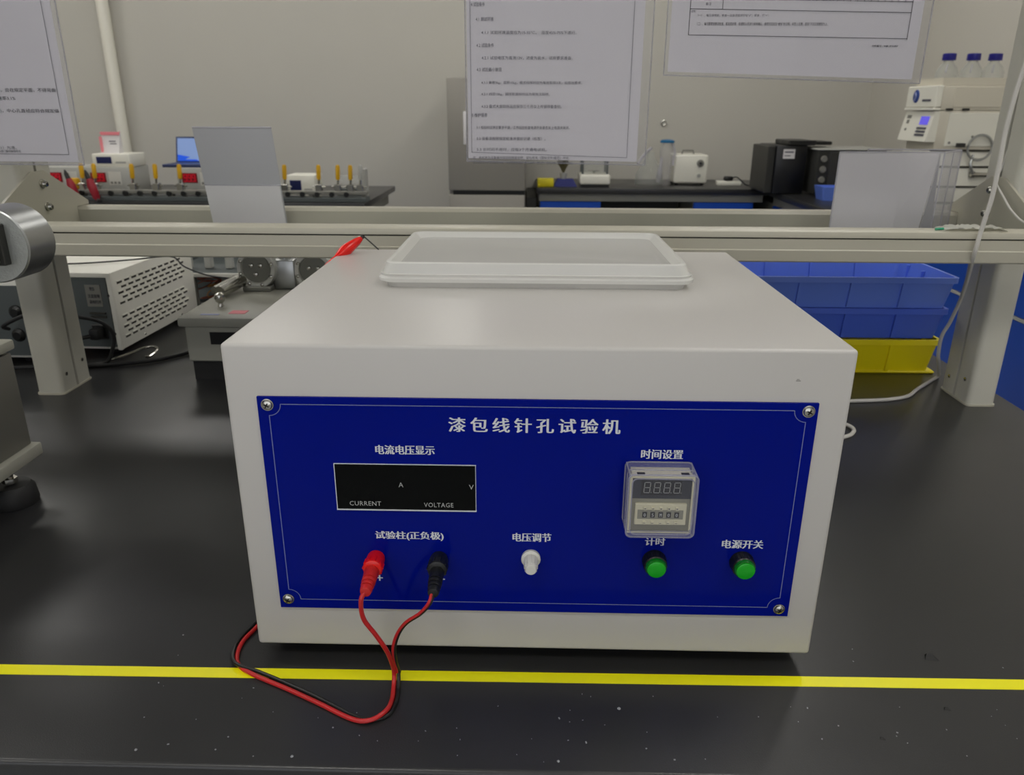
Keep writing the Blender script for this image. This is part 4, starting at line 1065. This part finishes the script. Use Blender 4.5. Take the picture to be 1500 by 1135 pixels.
box(b, -.081, .081, -.056, .106, .255, .27); obj('shield_frame', b, 'pspanel', t)
obj('glass_pane', box(nb(), -.07, .07, -.054, -.05, .078, .255), 'bottle', t)
obj('weighing_pan', lathe(nb(), (0, .02, .075), (0, 0, 1), [(0, .008), (.014, .008), (.015, .036), (.018, .036)], 20), 'chrome', t)
t = thing('filter_flask', 'tall clear filtering flask with blue cap and tubing beside the white pump', 'flask', (.79, 4.48, 0))
obj('flask_body', lathe(nb(), (-.05, 0, 0), (0, 0, 1), [(0, .085), (.01, .09), (.06, .085), (.13, .05), (.17, .026), (.20, .024)], 28, cap=False), 'bottle', t)
obj('funnel', lathe(nb(), (.050, 0, 0), (0, 0, 1), [(0, .030), (.01, .034), (.12, .036), (.20, .045), (.255, .028)], 24), 'acryl', t)
obj('cap', lathe(nb(), (.050, 0, .255), (0, 0, 1), [(0, .044), (.012, .044), (.018, .030), (.020, .004)], 24), 'tcap', t)
obj('side_arm', tube(nb(), [(-.13, -.02, .13), (-.09, 0, .18), (-.055, 0, .215), (-.045, 0, .225)], .010, 8), 'acryledge', t)
obj('vacuum_tube', tube(nb(), [(.06, 0, .27), (.085, 0, .245), (.098, -.02, .20), (.090, -.03, .16), (.088, -.04, .12)], .007, 8), 'acryledge', t)
obj('bright_stopper', lathe(nb(), (.0, -.05, .02), (.1, 0, 1), [(0, .010), (.03, .018), (.07, .014), (.12, .008), (.15, .006)], 12), 'acryledge', t)
t = thing('vacuum_pump', 'white square vacuum pump with dial and handle on the back counter', 'pump', (.995, 4.46, 0))
obj('pump_case', box(nb(), -.105, .105, 0, .20, .012, .185, .012, 3), 'lab', t)
obj('pressure_dial', lathe(nb(), (.055, 0, .135), (0, -1, 0), [(0, .022), (.008, .021), (.010, .016)], 20), 'gframe', t)
obj('dial_hub', lathe(nb(), (.055, -.010, .135), (0, -1, 0), [(0, .009), (.008, .007)], 10), 'black', t)
obj('pump_switch', lathe(nb(), (.052, 0, .060), (0, -1, 0), [(0, .012), (.006, .011)], 14), 'mgrey', t)
obj('carry_handle', tube(nb(), [(-.045, .10, .18), (-.040, .10, .205), (.025, .10, .205), (.030, .10, .18)], .006, 8, smooth=False), 'gframe', t)
for x in (-.08, .08):
    for y in (.03, .17): obj('foot', lathe(nb(), (x, y, 0), (0, 0, 1), [(0, .01), (.013, .012)], 12), 'rubber', t)
t = thing('power_adapter', 'white adapter with black plug lying on the back counter right of the pump', 'adapter', (1.24, 4.48, 0))
obj('adapter_body', box(nb(), -.075, .075, -.03, .03, 0, .028, .006, 2), 'lab', t)
obj('black_plug', box(nb(), -.03, .025, -.02, .02, .028, .055, .008, 2), 'black', t)
obj('adapter_cord', tube(nb(), [(.02, 0, .045), (.05, 0, .05), (.085, 0, .025), (.11, -.02, .005), (.16, -.04, .005)], .004, 6), 'rubber', t)
t = thing('black_oven', 'black boxy apparatus with a white label on the corner of the counter', 'oven', (1.42, 3.95, 0))
obj('oven_body', box(nb(), -.06, .11, 0, .34, .005, .265, .006, 2), 'ovenb', t)
obj('side_trim', box(nb(), -.10, -.06, .02, .34, .005, .260, .004, 1), 'bracket', t)
obj('black_lid', box(nb(), .0, .15, -.01, .25, .265, .292, .004, 1), 'black', t); obj('lid_flap', box(nb(), .14, .26, .05, .25, .266, .285, .004, 1), 'black', t)
obj('white_label', box(nb(), -.022, .042, -.003, .001, .195, .245), 'card', t)
obj('label_print', box(box(nb(), -.015, .034, -.0036, -.0028, .226, .234), -.015, .020, -.0036, -.0028, .208, .213), 'greyink', t)
t = thing('grey_oven', 'dark grey desktop oven with knobs between the black apparatus and the brochure holder', 'oven', (1.59, 3.86, 0))
obj('oven_body', box(nb(), -.03, .34, 0, .36, .010, .245, .006, 2), 'oveng', t)
obj('control_panel', box(nb(), -.028, .03, -.006, .001, .015, .24, .002, 1), 'bracket', t)
for z in (.20, .145, .09): obj('oven_knob', lathe(nb(), (.002, -.006, z), (0, -1, 0), [(0, .018), (.012, .015)], 16), 'gframe', t)
obj('oven_door', box(nb(), .035, .33, -.008, .001, .02, .235, .003, 1), 'oveng', t)
obj('top_plate', box(nb(), -.04, .36, -.01, .36, .245, .252, .002, 1), 'mgrey', t)
for x in (0, .3):
    for y in (.03, .32): obj('foot', lathe(nb(), (x, y, 0), (0, 0, 1), [(0, .01), (.011, .012)], 10), 'rubber', t)
t = thing('blue_basket', 'bright blue plastic basket on the side counter in front of the grey oven', 'basket', (1.60, 3.70, 0))
b = nb(); loft(b, [[(x, y, 0) for x, y in rect_round(-.06, .12, -.06, .06, .01)], [(x, y, .07) for x, y in rect_round(-.075, .135, -.07, .07, .012)], [(x, y, .07) for x, y in rect_round(-.068, .128, -.063, .063, .01)], [(x, y, .006) for x, y in rect_round(-.055, .115, -.055, .055, .01)]])
obj('basket_shell', b, 'crateb', t)
t = thing('wall_hook', 'small metal ring hook on the back wall above the flask', 'hook', (.876, 4.9, .364))
b = nb(); tube(b, [(.014 * math.cos(a), -.012, .014 * math.sin(a)) for a in [2 * PI * k / 12 for k in range(13)]], .004, 6, smooth=False); obj('ring', b, 'chrome', t)
obj('hook_plate', lathe(nb(), (0, 0, 0), (0, -1, 0), [(0, .020), (.008, .018), (.012, .006)], 16), 'mgrey', t)

# ================================================================== CHROMATOGRAPH STACK
HX, HY = 1.735, 3.262          # far front corner; the units face the room (-x), local x runs towards the viewer
W_, D_ = .262, .44
def unit(name, label, z): return thing(name, label, 'instrument', (HX, HY, z), -PI / 2)
t = unit('lower_module', 'cream instrument module at the bottom of the stack on the side counter', 0)
obj('module_case', box(nb(), .005, W_ - .004, .01, D_, .01, .285, .006, 2), 'lab', t)
for z in (.06, .13, .215): obj('case_seam', box(nb(), W_ - .006, W_ - .0015, .03, D_ - .02, z, z + .009), 'slot', t)
obj('lower_door', box(nb(), .01, W_ - .01, -.004, .01, .235, .285, .004, 1), 'lab', t)
obj('drain_pipe', cyl(nb(), (W_ + .012, .19, .188), (W_ + .012, .33, .188), .010, 12), 'chrome', t)
for y in (.20, .32): obj('pipe_bracket', box(nb(), W_ - .006, W_ + .012, y - .008, y + .008, .176, .20), 'black', t)
obj('drain_hose', tube(nb(), [(W_ + .01, .185, .27), (W_ + .02, .175, .235), (W_ + .02, .19, .20), (W_ + .012, .20, .188)], .006, 8), 'steel', t)
for x in (.03, .23):
    for y in (.05, .40): obj('foot', lathe(nb(), (x, y, 0), (0, 0, 1), [(0, .014), (.011, .016)], 12), 'rubber', t)
t = unit('pump_module', 'cream pump module with violet screen and keypad, middle of the instrument stack', .286)
obj('module_case', box(nb(), 0, W_, .012, D_, .0, .166, .006, 2), 'labb', t)
b = nb(); quadbox(b, [(-.004, -.030, .038), (W_ + .002, -.030, .038), (W_ + .002, .014, .038), (-.004, .014, .038)], [(-.004, -.006, .163), (W_ + .002, -.006, .163), (W_ + .002, .014, .163), (-.004, .014, .163)])
fp = obj('control_panel', b, 'lab', t)
def onp(z): return -.030 + .024 * (z - .038) / .125
def tile(x0, x1, z0, z1, th=.003):
    return quadbox(nb(), [(x0, onp(z0) - th, z0), (x1, onp(z0) - th, z0), (x1, onp(z0) + .002, z0), (x0, onp(z0) + .002, z0)], [(x0, onp(z1) - th, z1), (x1, onp(z1) - th, z1), (x1, onp(z1) + .002, z1), (x0, onp(z1) + .002, z1)])
obj('lcd_screen', tile(.160, .232, .108, .142), 'lcd', fp)
for i in range(4):
    for j in range(3): obj('key', tile(.150 + i * .022, .166 + i * .022, .060 + j * .014, .069 + j * .014), 'greyink', fp)
for a in ((.022, .060, .132, .146), (.030, .054, .110, .126), (.034, .050, .080, .090)): obj('panel_print', tile(*a, th=.001), 'gframe', fp)
obj('service_door', box(nb(), W_ - .001, W_ + .004, .055, .40, .020, .158, .002, 1), 'lab', t)
for y, z in ((.075, .035), (.17, .045), (.17, .060), (.30, .035), (.30, .070)): obj('door_screw', lathe(nb(), (W_ + .004, y, z), (1, 0, 0), [(0, .006), (.003, .004)], 8), 'gframe', t)
obj('lower_slot', box(nb(), W_ - .002, W_ + .002, -.0, D_ - .01, -.001, .007), 'slot', t)
obj('tubing_coil', tube(nb(), [(W_ + .016, .205 + .052 * math.cos(a), .016 + .052 * math.sin(a)) for a in [2 * PI * k / 24 for k in range(25)]], .0055, 6, smooth=False), 'steel', t)
obj('valve', box(nb(), W_, W_ + .03, .105, .135, .018, .034, .002, 1), 'bracket', t)
t = unit('detector_module', 'white module with blue oval emblem, upper unit of the instrument stack', .4535)
obj('module_case', box(nb(), .0, W_, .012, D_, .0, .100, .006, 2), 'labb', t)
fp = obj('front_cover', box(nb(), -.006, W_ + .004, -.016, .012, .012, .100, .004, 1), 'lab', t)
lg = obj('oval_emblem', lathe(nb(), (.085, -.016, .058), (0, -1, 0), [(0, .028), (.003, .026)], 24), 'logo', fp)
b = nb(); tube(b, [(.080, -.021, .040), (.092, -.021, .056), (.084, -.021, .074)], .003, 5); obj('emblem_stroke', b, 'lblue', fp)
obj('emblem_print', box(nb(), .150, .225, -.018, -.015, .036, .045), 'greyink', fp)
obj('side_cover', box(nb(), W_ - .001, W_ + .003, .06, .42, .012, .095, .002, 1), 'labb', t)
obj('base_lip', box(nb(), -.006, W_ + .004, -.020, .012, .0, .010, .002, 1), 'lab', t)
for y in (.05, .12, .32): obj('module_foot', box(nb(), W_ - .004, W_ + .006, y - .014, y + .014, -.0005, .008), 'black', t)
t = thing('bottle_tray', 'pale tray on top of the instrument stack holding three bottles', 'tray', (HX, HY, .5545), -PI / 2)
b = nb(); box(b, .01, .25, .01, .42, .0, .006); box(b, .01, .016, .01, .42, .006, .030); box(b, .244, .25, .01, .42, .006, .030); box(b, .016, .244, .01, .016, .006, .030); box(b, .016, .244, .414, .42, .006, .030)
obj('tray_shell', b, 'labb', t)
b0 = thing('reagent_bottle', 'clear screw top bottle with navy cap, left end of the row on the instrument stack', 'bottle', (1.800, 3.11, .5605), 0, 'bottles on the instrument stack')
obj('bottle_glass', lathe(nb(), (0, 0, 0), (0, 0, 1), [(0, .040), (.005, .044), (.050, .044), (.068, .036), (.088, .020), (.100, .018)], 28, cap=False), 'bottle', b0)
obj('bottle_cap', lathe(nb(), (0, 0, .096), (0, 0, 1), [(0, .0265), (.002, .0275), (.026, .0270), (.028, .024)], 24), 'bcap', b0)
b = nb(); tube(b, [(-.022, -.036, .045), (-.020, -.034, .058), (-.013, -.024, .078)], .0035, 6); obj('glass_highlight_rib', b, 'acryledge', b0)  # glint on the glass modelled as a pale strip
dup(b0, (1.905, 3.11, .5605), label='clear screw top bottle with navy cap, middle of the row on the instrument stack')
dup(b0, (1.998, 3.11, .5605), label='clear screw top bottle with navy cap, next to the shelf post on the instrument stack')
